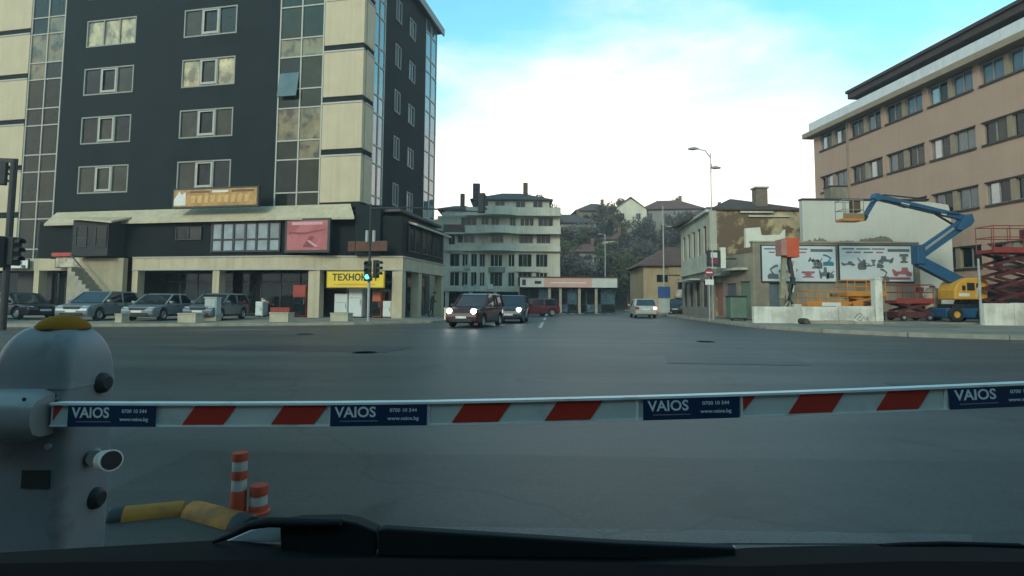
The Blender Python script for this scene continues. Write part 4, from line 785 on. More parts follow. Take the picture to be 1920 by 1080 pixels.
# ---------------------------------------------------------------- traffic signals and street lamps
m_pole = mat('galvanised_pole', (.34, .35, .33), rough=.6, var=.15, scale=4); m_sig = mat('signal_black', (.014, .018, .02), rough=.55); m_dpole = mat('dark_pole', (.025, .028, .03), rough=.6)
m_green = mat('green_lens_lit', (.1, .8, .7), emit=(.10, 1, .85), es=3.0); m_off = mat('dark_lens', (.02, .02, .022), rough=.3)
def signal_head(t, x, y, z, lit=None, r=.15, rz=0., back=True):
    q = lambda p: (x + p[0] * math.cos(rz) - p[1] * math.sin(rz), y + p[0] * math.sin(rz) + p[1] * math.cos(rz), z + p[2])
    hd = MB(q).box(-r - .04, r + .04, -.1, .12, -.03, 6 * r + .18).build('signal_head', m_sig, t, bevel=.03)
    for k in range(3):
        cz = r + .05 + k * (2 * r + .04)
        MB(q).lathe([(0, -.125), (r * .85, -.115), (r * .85, -.09)], 16, (0, 0, cz), 'y').build('lens', m_green if lit == k else m_off, hd)
        vz = MB(q); n = 8
        vz.loft([[(r * .98 * math.cos(a), yy, cz + r * .98 * math.sin(a)) for a in [R(-10 + 200 * i / n) for i in range(n + 1)]] + [(r * .86 * math.cos(a), yy, cz + r * .86 * math.sin(a)) for a in [R(190 - 200 * i / n) for i in range(n + 1)]] for yy in (-.1, -.34)]); vz.build('visor', m_sig, hd)
    return hd
p = at(690, 606, 31.0)
tl = thing('traffic_light', 'traffic signal showing green on pole before the yellow shop sign', 'traffic light', (p.x, p.y, .12))
MB().tube([(0, 0, 0), (0, 0, 2.5)], .075, 10).build('pole', m_pole, tl); MB().tube([(0, 0, 2.5), (0, 0, 6.5)], [.07, .06], 10).build('pole', m_dpole, tl)
MB().tube([(0, 0, 6.25), (2.0, 0, 6.32), (6.25, 0, 6.1)], [.055, .045, .035], 8).build('mast_arm', m_dpole, tl)
signal_head(tl, -.05, -.14, 2.22, lit=0, r=.15); signal_head(tl, .38, .05, 2.4, r=.13, rz=R(70))
signal_head(tl, 6.2, -.1, 6.05, r=.15, rz=R(150))
for x in (-.16, .22): MB().lathe([(0, -.05), (.06, -.05), (.09, 0), (.09, .6), (0, .62)], 10, (x, -.05, 4.4)).build('bell_lamp', m_pole, tl)
p = at(6, 600, 22.0)
tl = thing('traffic_light', 'black traffic signal on mast at the left edge of the view', 'traffic light', (p.x, p.y, .0))
MB().tube([(0, 0, 0), (0, 0, 6.75)], .12, 10).build('pole', m_dpole, tl); MB().bar((.12, 0, 6.7), (-5, 0, 6.85), .1, .16).build('mast_arm', m_dpole, tl)
signal_head(tl, -.18, -.22, 2.45, r=.17, rz=R(-25)); signal_head(tl, .27, 0, 2.55, r=.15, rz=R(80)); signal_head(tl, -.45, 0, 5.75, r=.12, rz=R(200))
def lamp(label, u, Y, ztop, heads, base=.15, r=.07):
    p = at(u, 560, Y); t = thing('street_lamp', label, 'street lamp', (p.x, Y, base))
    MB().tube([(0, 0, 0), (0, 0, ztop * .5), (0, 0, ztop)], [r, r * .8, r * .55], 8).build('pole', m_pole, t)
    for dx, dz, down in heads:
        MB().tube([(0, 0, ztop - .3 + min(0, dz)), (dx * .4, 0, ztop + dz * .7 - .02), (dx, 0, ztop + dz)], [.035, .03, .03], 6).build('arm', m_pole, t)
        s = 1 if dx > 0 else -1
        MB().loft([[(dx + s * a, b, ztop + dz + c) for a, b, c in ((-.1, -.08, 0), (-.1, .08, 0), (-.1, .06, .06), (-.1, -.06, .06))], [(dx + s * a, b, ztop + dz + c) for a, b, c in ((.2, -.16, -.05), (.2, .16, -.05), (.2, .1, .12), (.2, -.1, .12))], [(dx + s * a, b, ztop + dz + c) for a, b, c in ((.55, -.1, -.03), (.55, .1, -.03), (.55, .06, .06), (.55, -.06, .06))]]).build('lamp_head', m_fr, t, bevel=.02)
    return t
Y = 36.0
lamp('tall street lamp with two heads before the old corner building', 1337, Y, at(1337, 291, Y).z, [(at(1303, 280, Y).x - at(1337, 280, Y).x + .3, .25, 0), (.08, -1.0, 0)], r=.045)
lamp('distant street lamp in front of the ochre house roof', 1245, 57, at(1245, 388, 57).z, [(.35, -2.2, 0)], r=.09)
lamp('slim lamp post rising behind the right part of kiosk', 1135, 84, at(1135, 440, 84).z, [(-.5, .05, 0)], base=0, r=.10)
# ---------------------------------------------------------------- signs on the right pavement
m_sred = mat('sign_red', (.22, .04, .06), rough=.45); m_sblue = mat('sign_blue', (.03, .08, .22), rough=.45)
p = at(1331, 600, 34.0); t = thing('road_sign', 'round no entry sign on a grey post with plate below', 'road sign', (p.x, 34.0, .15))
MB().tube([(0, 0, 0), (0, 0, 3.3)], .035, 8).build('post', m_pole, t); MB().lathe([(0, -.06), (.27, -.06), (.28, -.04), (0, -.04)], 20, (0, 0, at(1331, 511, 34).z - .15), 'y').build('disc', m_sred, t); B('white_bar', m_wht, t, -.19, .19, -.068, -.062, at(1331, 511, 34).z - .19, at(1331, 511, 34).z - .11); B('plate', m_wht, t, -.26, .26, -.06, -.04, at(1331, 534, 34).z - .15, at(1331, 524, 34).z - .15)
p = at(1344, 500, 37.0); t = thing('shop_sign', 'hanging sign box with white disc over red beside the street lamp', 'sign', (p.x, 37.6, at(1344, 499, 37).z))
B('box', m_frd, t, -.42, .42, -.12, .12, 0, 1.1); B('printed_panel', m_wht, t, -.22, .22, -.13, -.122, .6, .95); B('printed_panel', m_sred, t, -.25, .25, -.13, -.122, .2, .55); B('side_panel', m_ww, t, .46, .8, -.1, .1, -.1, 1.3); B('bracket', m_frd, t, -.05, 1.6, .13, .2, .5, .6)
p = at(1238, 590, 50); t = thing('road_sign', 'blue direction sign on posts beside the white car', 'road sign', (p.x + .35, 50, .15))
MB().tube([(-.3, 0, 0), (-.3, 0, 2.4)], .04, 6).build('post', m_pole, t); MB().tube([(.3, 0, 0), (.3, 0, 2.4)], .04, 6).build('post', m_pole, t); B('panel', m_sblue, t, -.55, .55, -.08, -.05, 1.5, 2.5); B('stand_panel', m_cab, t, -.5, .5, -.02, .02, .2, 1.4)
# ---------------------------------------------------------------- person walking by the office corner
def person(label, loc, rz, jacket, trousers):
    J = dict(pel=(0, 0, .93), bel=(0, -.02, 1.08), che=(0, -.09, 1.30), nk=(0, -.16, 1.47), hd=(0, -.22, 1.58), top=(0, -.23, 1.70), hl=(.09, 0, .90), hr=(-.09, 0, .90), kl=(.10, -.12, .50), kr=(-.10, .04, .49), al=(.10, -.06, .09), ar=(-.10, .22, .12), tl_=(.11, -.22, .04), tr_=(-.10, .08, .04),
             sl=(.19, -.10, 1.40), sr=(-.19, -.10, 1.40), el=(.24, -.02, 1.14), er=(-.24, -.16, 1.15), wl_=(.22, -.16, .95), wr_=(-.20, -.34, 1.05), fl=(.21, -.20, .87), fr_=(-.17, -.40, 1.04))
    rad = dict(pel=.15, bel=.14, che=.17, nk=.065, hd=.10, top=.075, hl=.095, hr=.095, kl=.065, kr=.065, al=.045, ar=.045, tl_=.04, tr_=.04, sl=.075, sr=.075, el=.05, er=.05, wl_=.036, wr_=.036, fl=.035, fr_=.035)
    ks = list(J); ed = [('pel', 'bel'), ('bel', 'che'), ('che', 'nk'), ('nk', 'hd'), ('hd', 'top'), ('pel', 'hl'), ('hl', 'kl'), ('kl', 'al'), ('al', 'tl_'), ('pel', 'hr'), ('hr', 'kr'), ('kr', 'ar'), ('ar', 'tr_'), ('che', 'sl'), ('sl', 'el'), ('el', 'wl_'), ('wl_', 'fl'), ('che', 'sr'), ('sr', 'er'), ('er', 'wr_'), ('wr_', 'fr_')]
    me = bpy.data.meshes.new('person'); me.from_pydata([J[k] for k in ks], [(ks.index(a), ks.index(b)) for a, b in ed], [])
    o = bpy.data.objects.new('person', me); C.objects.link(o); o.location = loc; o.rotation_euler.z = rz; tag(o, label, 'person')
    sk = o.modifiers.new('skin', 'SKIN'); sk.use_smooth_shade = True
    for i, k in enumerate(ks):
        sv = me.skin_vertices[0].data[i]; sv.radius = (rad[k], rad[k] * (.8 if k in ('che', 'bel') else 1)); sv.use_root = (k == 'pel')
    o.modifiers.new('sub', 'SUBSURF').levels = 2; o.modifiers['sub'].render_levels = 2
    m = bpy.data.materials.new('clothes_and_skin'); m.use_nodes = True; n = m.node_tree.nodes; l = m.node_tree.links; b = n['Principled BSDF']; b.inputs['Roughness'].default_value = .85
    tc_ = n.new('ShaderNodeTexCoord'); s_ = n.new('ShaderNodeSeparateXYZ'); l.new(tc_.outputs['Object'], s_.inputs[0]); mr = n.new('ShaderNodeMapRange'); mr.inputs[2].default_value = 1.8; l.new(s_.outputs[2], mr.inputs[0])
    cr = n.new('ShaderNodeValToRGB'); cr.color_ramp.interpolation = 'CONSTANT'; e = cr.color_ramp.elements
    e[0].position = 0; e[0].color = (.015, .013, .012, 1); e[1].position = .05; e[1].color = (*trousers, 1)
    for pos, c in ((.50, jacket), (.815, (.36, .22, .16))): x = e.new(pos); x.color = (*c, 1)
    l.new(mr.outputs[0], cr.inputs[0]); l.new(cr.outputs[0], b.inputs['Base Color']); me.materials.append(m)
    MB().loft([[(.112 * math.cos(a) * s, -.215 + .118 * math.sin(a) * s, z) for a in [6.283 * i / 12 for i in range(12)]] for s, z in ((.98, 1.60), (1.02, 1.67), (.8, 1.745), (.3, 1.775))]).build('hair', mat('dark_hair', (.02, .016, .012), rough=.8), o, smooth=True)
    return o
p = at(808, 597, 38.0)
person('person in dark jacket walking past the office corner', (p.x, 38.0, .12), R(100), (.007, .008, .010), (.009, .010, .012))
# ---------------------------------------------------------------- yard of lifting machines
m_lb = mat('lift_blue', (.016, .075, .155), rough=.45, var=.12, scale=2); m_ly = mat('lift_yellow', (.58, .29, .035), rough=.5, var=.1); m_lo = mat('lift_orange', (.50, .19, .025), rough=.5, var=.15, scale=3); m_lr = mat('lift_red', (.24, .035, .03), rough=.5, var=.15, scale=3); m_lrd = mat('lift_dark_red', (.085, .02, .022), rough=.55, var=.2); m_steel = mat('hydraulic_steel', (.45, .48, .50), rough=.3, metal=.7)
YB = 33.0; gz = .25
bl = thing('boom_lift', 'blue articulated boom lift with yellow engine cover and raised basket', 'boom lift')
P = lambda u, v, dy=0.: at(u, v, YB + dy)
def arm(name, a, b, w, h, m, dy=0.):
    p, q = P(*a, dy), P(*b, dy); return MB().bar(p, q, w, h).build(name, m, bl, bevel=.02)
B('chassis', m_lb, bl, P(1757, 580).x, P(1836, 580).x, YB - .75, YB + .75, gz + .22, gz + .78, .08)
for u in (1770, 1823):
    for s in (-1, 1):
        c = (P(u, 580).x, YB + s * .85, gz + .42)
        wo_ = MB().lathe([(.2, -.14), (.37, -.14), (.42, -.08), (.42, .08), (.37, .14), (.2, .14)], 18, (0, 0, 0), 'y', cap=False).build('wheel', m_tyre, bl, smooth=True, loc=c); MB().lathe([(0, s * .08), (.2, s * .1), (.21, -s * .1), (0, -s * .1)], 12, (0, 0, 0), 'y').build('rim', m_ly, wo_)
xs = [P(u, v) for u, v in ((1773, 562), (1772, 545), (1779, 530), (1795, 522), (1828, 521), (1834, 530), (1834, 562))]
MB().prism([(p.x, p.z) for p in xs], YB - .7, YB + .65).build('engine_cover', m_ly, bl, bevel=.08)
for u0_, u1_, v0_, v1_ in ((1795, 1809, 545, 531), (1786, 1792, 545, 536), (1812, 1817, 540, 532)): B('vent', m_sig, bl, P(u0_, 540).x, P(u1_, 540).x, YB - .72, YB - .705, P(1800, v0_).z, P(1800, v1_).z)
B('turntable', m_sig, bl, P(1770, 560).x, P(1830, 560).x, YB - .55, YB + .55, gz + .79, gz + 1.02)
arm('lower_boom', (1800, 530), (1722, 490), .42, .62, m_lb, -.05)
B('tower_link', m_lb, bl, P(1713, 480).x, P(1728, 480).x, YB - .35, YB + .25, P(1720, 496).z, P(1720, 460).z, .04)
arm('riser', (1720, 470), (1793, 420), .26, .20, m_lb, -.12); arm('riser', (1726, 482), (1802, 428), .26, .26, m_lb, -.12); arm('hydraulic_cylinder', (1727, 472), (1788, 428), .12, .16, m_steel, -.2)
MB().prism([(P(u, v).x, P(u, v).z) for u, v in ((1785, 432), (1800, 408), (1813, 402), (1818, 416), (1812, 424), (1796, 434))], YB - .4, YB + .2).build('knuckle', m_lb, bl, bevel=.03)
arm('main_boom', (1812, 410), (1641, 369), .32, .34, m_lb); arm('telescope', (1700, 387), (1641, 368), .24, .22, m_lb, .02); arm('hydraulic_cylinder', (1785, 420), (1752, 400), .12, .1, m_sig)
arm('hose_tray', (1655, 365), (1742, 374), .1, .07, m_sig, .3)
MB().prism([(P(u, v).x, P(u, v).z) for u, v in ((1634, 372), (1638, 363), (1646, 364), (1650, 374), (1642, 379))], YB - .22, YB + .22).build('boom_head', m_lb, bl, bevel=.03)
arm('jib', (1641, 372), (1620, 408), .24, .22, m_lb); arm('jib_foot', (1622, 404), (1617, 412), .3, .3, m_sig)
MB().tube([P(1800, 402, -.22), P(1760, 398, -.24), P(1700, 384, -.22), P(1655, 374, -.2), P(1634, 380, -.18), P(1618, 402, -.16)], .025, 6).build('hose', m_sig, bl)
for u, v, w_ in ((1690, 381.5, .7), (1765, 399.5, .45)): MB().bar(P(u, v, -.166), P(u + w_ * 22, v + w_ * 5.3, -.166), .006, .14).build('decal', m_wht, bl)
B('decal', m_wht, bl, P(1780, 560).x, P(1800, 560).x, YB - .712, YB - .703, P(1790, 556).z, P(1790, 550).z)
bk = MB(); xa, xb, za, zb = P(1574, 412).x, P(1612, 412).x, P(1590, 413).z, P(1590, 377).z
for z in (zb, (za + zb) / 2):
    for (a, b) in (((xa, -.4), (xb, -.4)), ((xb, -.4), (xb, .4)), ((xb, .4), (xa, .4)), ((xa, .4), (xa, -.4))): bk.tube([(a[0], YB + a[1], z), (b[0], YB + b[1], z)], .025, 6)
for x in (xa, (xa + xb) / 2, xb):
    for y in (-.4, .4): bk.tube([(x, YB + y, za), (x, YB + y, zb)], .025, 6)
bk.build('basket_rail', m_fr, bl); B('basket_floor', m_lo, bl, xa, xb, YB - .42, YB + .42, za - .08, za + .06); B('basket_toe_board', mat('toe_board', (.22, .14, .07)), bl, xa, xb, YB - .43, YB - .4, za + .062, za + .35); B('control_box', mat('control_brown', (.10, .055, .03)), bl, xa + (xb - xa) * .55, xb - .08, YB - .25, YB + .1, za + .45, zb)
def scissor(label, u0_, u1_, Y, zplat, m, md, n, wd=.9, rail=1.0, tool=True, lev=None):
    x0, x1 = at(u0_, 580, Y).x, at(u1_, 580, Y).x; L = x1 - x0
    t = thing('scissor_lift', label, 'scissor lift', (x0, Y, gz))
    B('chassis', md if m != m_lo else m_sig, t, .02, L - .02, -wd / 2, wd / 2, .18, .55, .03)
    for x in (.3, L - .3):
        for s in (-1, 1):
            wo_ = MB().lathe([(.08, -.07), (.19, -.07), (.21, 0), (.19, .07), (.08, .07)], 14, (0, 0, 0), 'y', cap=False).build('wheel', m_tyre, t, loc=(x, s * (wd / 2 + .02), .21)); MB().lathe([(0, .074), (.1, .074), (.1, -.074), (0, -.074)], 10, (0, 0, 0), 'y').build('rim', m_rim, wo_)
    z0, z1 = .58, zplat - .1; dz = (z1 - z0) / n
    for k in range(n):
        for s in (-1, 1):
            a, b = (.12, s * (wd / 2 - .12), z0 + k * dz), (L - .12, s * (wd / 2 - .12), z0 + (k + 1) * dz); MB().bar(a, b, .07, .15).build('scissor_arm', md, t)
            MB().bar((L - .12, s * (wd / 2 - .2), z0 + k * dz), (.12, s * (wd / 2 - .2), z0 + (k + 1) * dz), .07, .15).build('scissor_arm', md, t)
    B('platform', m, t, -.05, L + .05, -wd / 2, wd / 2, zplat - .12, zplat + .08, .02); B('toe_board', m, t, -.05, L + .05, -wd / 2 - .02, -wd / 2 - .002, zplat - .1, zplat + .2)
    rl = MB()
    for z in (zplat + rail * .55, zplat + rail):
        for a, b in (((0, -wd / 2), (L, -wd / 2)), ((L, -wd / 2), (L, wd / 2)), ((L, wd / 2), (0, wd / 2)), ((0, wd / 2), (0, -wd / 2))): rl.tube([(*a, z), (*b, z)], .028, 6)
    k = max(2, int(L / .8))
    for i in range(k + 1):
        for y in (-wd / 2, wd / 2): rl.tube([(L * i / k, y, zplat), (L * i / k, y, zplat + rail)], .025, 6)
    rl.build('guard_rail', m, t)
    if tool: B('control_box', md, t, L * .62, L * .62 + .3, -wd / 2 + .05, -wd / 2 + .3, zplat + rail * .5, zplat + rail * .85)
    return t
t = scissor('orange scissor lift with high rails beside the white gate pillar', 1580, 1650, 33.6, 1.55, m_lo, m_lo, 2, 1.1, .85); B('battery_box', m_lo, t, .3, .9, -.56, -.5, .62, 1.1)
t = scissor('low orange scissor lift folded flat behind the graffiti wall', 1506, 1580, 33.0, .95, m_lo, mat('lift_brown', (.12, .085, .06)), 1, 1.1, .75); B('name_plate', m_wht, t, .8, 1.9, -.575, -.571, .86, 1.06)
scissor('red scissor lift folded low between gate pillar and boom lift', 1672, 1738, 33.8, 1.15, m_lr, m_lrd, 1, 1.1, 1.0)
scissor('tall red scissor lift raised high at the right edge', 1853, 1945, 31.5, at(1900, 472, 31.5).z - gz, m_lr, m_lrd, 5, 1.2, at(1900, 420, 31.5).z - at(1900, 466, 31.5).z)
# beige plastic tank and generator between the machines
p = at(1748, 540, 34.8); t = thing('storage_tank', 'beige plastic tank behind the red scissor lift', 'tank', (p.x, 34.8, gz)); MB().loft([[(r_ * math.cos(a), r_ * .8 * math.sin(a), z) for a in [6.283 * i / 14 for i in range(14)]] for r_, z in ((.4, 0), (.45, .1), (.45, 1.7), (.38, 1.95), (.15, 2.05))]).build('tank', mat('beige_plastic', (.42, .36, .25), rough=.6), t, smooth=True); MB().lathe([(.15, 0), (.15, .1), (0, .1)], 12, (0, 0, 2.04)).build('cap', m_sig, t)
# spider lift folded upright with an orange basket
p = at(1480, 590, 33.4); sp_ = thing('spider_lift', 'folded spider lift with orange basket up before left billboard', 'spider lift', (p.x, 33.4, gz))
S = lambda u, v: (at(u, v, 33.4).x - p.x, 0, at(u, v, 33.4).z - gz)
m_tan = mat('lift_tan', (.26, .23, .16), rough=.6, var=.25, scale=3); m_lwh = mat('lift_white', (.50, .50, .46), rough=.5)
a, b = S(1463, 483), S(1492, 447); B('basket', m_lo if False else mat('basket_red', (.52, .085, .03), rough=.5), sp_, a[0] + .25, b[0], -.4, .4, a[2], b[2], .03); B('basket_rail', mat('basket_rail_pink', (.36, .17, .14)), sp_, a[0] - .1, a[0] + .24, -.38, .38, a[2] + .1, b[2] - .1)
for q0_, q1_, m, w in (((1470, 482), (1466, 560), m_tan, .26), ((1478, 482), (1488, 535), m_frd, .22), ((1490, 490), (1484, 548), m_lwh, .2), ((1466, 512), (1482, 588), m_tan, .2), ((1488, 520), (1474, 575), m_frd, .2), ((1462, 530), (1494, 505), m_tan, .18)):
    MB().bar(S(*q0_), S(*q1_), w, w).build('folded_arm', m, sp_, bevel=.02)
for u in (1452, 1474, 1502): MB().bar(S(1480, 560), (S(u, 560)[0], random.uniform(-.8, .6), .03), .1, .1).build('outrigger', m_tan if u != 1502 else m_frd, sp_)
B('tracks', m_sig, sp_, S(1462, 560)[0], S(1498, 560)[0], -.5, .5, .02, .42, .08); B('engine_box', m_lwh, sp_, S(1484, 560)[0], S(1500, 560)[0], -.35, .3, .43, .95, .05)
# ---------------------------------------------------------------- low white yard walls, pillar, gate post, log
m_low = mat('white_wall_paint', (.66, .65, .58), rough=.88, var=.1, scale=1.5, streak=.3, col2=(.42, .41, .36), s2=.8)
YL = 30.6
def low_wall(label, u0_, u1_, v_top, seg, Y, zb=.14):
    x0, x1 = at(u0_, 590, Y).x, at(u1_, 590, Y).x; zt_ = at((u0_ + u1_) / 2, v_top, Y).z
    t = thing('low_wall', label, 'wall', (x0, Y, zb)); L = x1 - x0
    for i in range(seg): B('wall_section', m_low, t, L * i / seg, L * (i + 1) / seg - .015, 0, .28, 0, zt_ - zb - (.0 if i % 2 else .03), .02)
    return t, L, zt_ - zb
t, L, h = low_wall('low white wall with dark graffiti squiggle before the orange lifts', 1505, 1641, 574, 2, YL)
m_graf = mat('graffiti', (.10, .11, .12), rough=.8)
gx = at(1602, 590, YL).x - at(1505, 590, YL).x
MB().tube([(gx + x, -.006, z) for x, z in ((0, .3), (.12, .5), (.3, .62), (.42, .5), (.25, .36), (.1, .25), (.35, .2), (.5, .42), (.6, .22), (.68, .4), (.75, .2))], .02, 5).build('graffiti', m_graf, t)
low_wall('low white wall stretch left of the graffiti wall', 1414, 1504, 574, 1, YL + .3)
low_wall('low white wall behind the gate post at right edge', 1846, 1960, 568, 2, YL - .6)
x0 = at(1641, 590, YL).x; t = thing('gate_pillar', 'tall white gate pillar at the end of the graffiti wall', 'pillar', (x0 + .02, YL - .05, .14)); zt_ = at(1648, 521, YL).z; B('shaft', m_low, t, 0, .40, 0, .40, 0, zt_ - .22, .015); B('cap', m_low, t, -.03, .43, -.03, .43, zt_ - .219, zt_ - .14, .01)
p = at(1840, 600, 30.2); t = thing('gate_post', 'thin grey steel gate post beside the right low wall', 'post', (p.x, 30.2, .15)); MB().tube([(0, 0, 0), (0, 0, at(1840, 490, 30.2).z)], [.07, .05], 8).build('post', m_pole, t); MB().bar((0, 0, 2.2), (-.25, 0, 1.5), .04, .06).build('strut', m_pole, t); B('base_plate', m_pole, t, -.15, .15, -.15, .15, 0, .03)
x0, x1 = at(1500, 605, YL - .6).x, at(1655, 605, YL - .6).x
t = thing('kerb_stone', 'broken pale kerb stones lying along foot of the graffiti wall', 'kerb')
random.seed(5)
for i in range(5):
    a = x0 + .5 + (x1 - x0 - .5) * i / 5; B('stone', m_kerb, t, a, a + (x1 - x0) / 5 - .1, YL - .75 + random.uniform(-.05, .05), YL - .42, .15, .15 + random.uniform(.12, .22), .03)
t = thing('log', 'short dark log lying at the end of the broken kerb stones', 'log', (x0 + .1, YL - .75, .31)); MB().lathe([(0, -.35), (.15, -.35), (.165, -.2), (.155, .3), (0, .32)], 12, (0, 0, 0), 'y').build('log_body', m_bark, t); MB().lathe([(0, -.356), (.12, -.353), (.12, -.35)], 12, (0, 0, 0), 'y').build('cut_end', mat('cut_wood', (.09, .07, .05)), t)
# bin and green box by the annex
p = at(1400, 600, 33.5); t = thing('waste_container', 'green waste container at the annex corner', 'container', (p.x, 35.0, .15)); B('body', mat('container_green', (.10, .15, .11), rough=.6, var=.2), t, -.5, .5, -.4, .4, .15, 1.45, .06); B('lid', m_sig, t, -.53, .53, -.43, .43, 1.45, 1.55, .03)
for x in (-.4, .4): MB().lathe([(0, -.04), (.09, -.04), (.09, .04), (0, .04)], 10, (0, 0, 0), 'y').build('wheel', m_tyre, t, loc=(x, -.36, .09))
# ---------------------------------------------------------------- foreground: barrier
bg_ = thing('barrier_gate', 'grey car park barrier with red and white boom lowered across exit', 'barrier')
m_cabn = mat('barrier_grey', (.19, .205, .215), rough=.42, var=.10, scale=3, streak=.35, col2=(.13, .14, .145), s2=5, c2=(.56, .72)); m_hous = mat('barrier_silver', (.26, .265, .26), rough=.35, var=.08, scale=3, metal=.15)
X0, X1, Y0, Y1 = -2.26, -1.90, 2.44, 2.74
def rr_ring(x0, x1, y0, y1, r, z, n=6):
    pts = []
    for cx, cy, a0 in ((x1 - r, y0 + r, -90), (x1 - r, y1 - r, 0), (x0 + r, y1 - r, 90), (x0 + r, y0 + r, 180)):
        for i in range(n + 1): a = R(a0 + 90 * i / n); pts.append((cx + r * math.cos(a), cy + r * math.sin(a), z))
    return pts
MB().loft([rr_ring(X0, X1, Y0, Y1, .045, z) for z in (.0, .05, .9)]).build('cabinet', m_cabn, bg_, smooth=True)
rings = []
for k in range(9):
    a = math.pi / 2 * k / 8; s = .115 * (1 - math.cos(a)); rings.append(rr_ring(X0 + s * .95, X1 - s * .95, Y0 + s * .8, Y1 - s * .8, .05 + .02 * k / 8, .905 + .222 * math.sin(a)))
MB().loft([rr_ring(X0 - .004, X1 + .004, Y0 - .004, Y1 + .004, .047, .86)] + rings).build('hood', m_cabn, bg_, smooth=True)
m_amb = mat('amber_lamp', (.27, .12, .012), rough=.8, spec=.1, var=.15)
MB().lathe([(.105, 0), (.104, .012), (.085, .034), (.05, .055), (0, .062)], 24, ((X0 + X1) / 2 + .02, (Y0 + Y1) / 2, 1.112)).build('beacon', m_amb, bg_, smooth=True)
for z in (.985, .34): MB().lathe([(0, .035), (.03, .034), (.045, .02), (.05, -.01)], 18, (X1, (Y0 + Y1) / 2 + .04, z if z < .5 else .86), 'x').build('side_cap', m_sig, bg_, smooth=True)
B('rating_plate', m_sig, bg_, at(42, 897, Y0).x, at(95, 897, Y0).x, Y0 - .006, Y0 - .002, at(60, 915, Y0).z, at(60, 881, Y0).z)
# arm housing
MB().lathe([(0, -.012), (.012, -.012), (.014, 0)], 14, (-1.97, Y0, .62), 'y').build('lock', m_steel, bg_)
for sx in (X0 + .03, X1 - .05): MB().lathe([(0, -.004), (.006, -.004), (.006, 0)], 8, (sx, Y0, .82), 'y').build('screw', m_steel, bg_)
hz0, hz1 = at(60, 828, 2.38).z, at(60, 733, 2.38).z
MB().loft([[(x, 2.30 + dy, hz0 + (hz1 - hz0) * t_) for dy, t_ in ((.06, .02), (.02, .12), (.0, .35), (.0, .7), (.03, .9), (.09, 1.0), (.15, 1.0), (.15, 0.0))] for x in (-2.30, -2.0)] + [[(-1.955, 2.315 + dy * .9, hz0 + .02 + (hz1 - hz0 - .04) * t_) for dy, t_ in ((.06, .02), (.02, .12), (.0, .35), (.0, .7), (.03, .9), (.09, 1.0), (.135, 1.0), (.135, 0.0))]]).build('arm_housing', m_hous, bg_, smooth=True)
MB().lathe([(0, -.004), (.008, -.004), (.008, .0)], 10, (at(40, 752, 2.3).x, 2.315, at(40, 750, 2.3).z), 'y').build('screw', m_sig, bg_)
# boom: bows slightly, rises to the right
YBm = 2.40; ctr = lambda u: 777.5 - (3.5 if u > 1100 else 0) * 0
knots = [(60, 777), (130, 777.5), (400, 778), (620, 777), (803, 775), (1000, 771), (1203, 766), (1385, 760.5), (1600, 753), (1775, 746), (1960, 738), (2200, 728)]
def bz(u):
    for (a, va), (b, vb) in zip(knots, knots[1:]):
        if u <= b: return va + (vb - va) * (u - a) / (b - a)
    return knots[-1][1]
HB = .0475
def bpt(u, t, dy=0.):        # t -1 bottom .. 1 top of the boom face
    p = at(u, bz(u), YBm); return (p.x, YBm + dy, p.z + t * HB)
def bpoly(us_ts, d0, d1, name, m, par):
    vs_ = [bpt(u, t, d0) for u, t in us_ts] + [bpt(u, t, d1) for u, t in us_ts]; k = len(us_ts)
    return MB().add(vs_, [tuple(range(k)), tuple(range(2 * k - 1, k - 1, -1))] + [(i, (i + 1) % k, (i + 1) % k + k, i + k) for i in range(k)]).build(name, m, par)
def bstrip(u0_, u1_, t0, t1, d0, d1, name, m, par, step=60):
    n = max(1, int((u1_ - u0_) / step)); us = [u0_ + (u1_ - u0_) * i / n for i in range(n + 1)]
    mb = MB(); mb.loft([[bpt(u, t0, d0), bpt(u, t1, d0), bpt(u, t1, d1), bpt(u, t0, d1)] for u in us]); return mb.build(name, m, par)
m_bw = mat('boom_white', (.78, .78, .74), rough=.4, var=.08, scale=3, col2=(.50, .48, .42), s2=7, c2=(.56, .75)); m_refl = mat('reflective_white', (.60, .62, .58), rough=.38, var=.1, scale=5, col2=(.40, .40, .36), s2=6, c2=(.55, .75)); m_refr = mat('reflective_red', (.50, .040, .022), rough=.4, var=.08, scale=5); m_navy = mat('navy_label', (.012, .032, .085), rough=.4, var=.1); m_let = mat('label_white', (.75, .77, .78), rough=.5)
boom = bstrip(96, 2200, -1, 1, 0, .05, 'boom', m_bw, bg_)
bstrip(96, 2200, .86, 1.06, -.014, 0, 'top_lip', m_bw, boom); bstrip(96, 2200, -1.02, -.88, -.008, -.0002, 'bottom_lip', m_bw, boom)
for a, b in ((100, 128), (300, 616), (808, 1190), (1391, 1768)):
    bstrip(a, b, -.86, .82, -.0025, -.0004, 'reflective_panel', m_refl, boom); 
for a in (617, 801, 1192, 1387, 1770): bstrip(a, a + 5, -.9, .86, -.006, -.0004, 'end_cap', m_bw, boom)
sk_ = 24
for a, b in ((343, 420), (509, 590), (847, 934), (1021, 1106), (1477, 1558), (1641, 1720)): bpoly([(a, -.84), (b, -.84), (b + sk_, .80), (a + sk_, .80)], -.005, -.0028, 'red_stripe', m_refr, boom)
for a, w in ((101, 18), (1392, 24)): bpoly([(a, -.5), (a + w, .80), (a, .80)], -.005, -.0028, 'red_stripe', m_refr, boom)
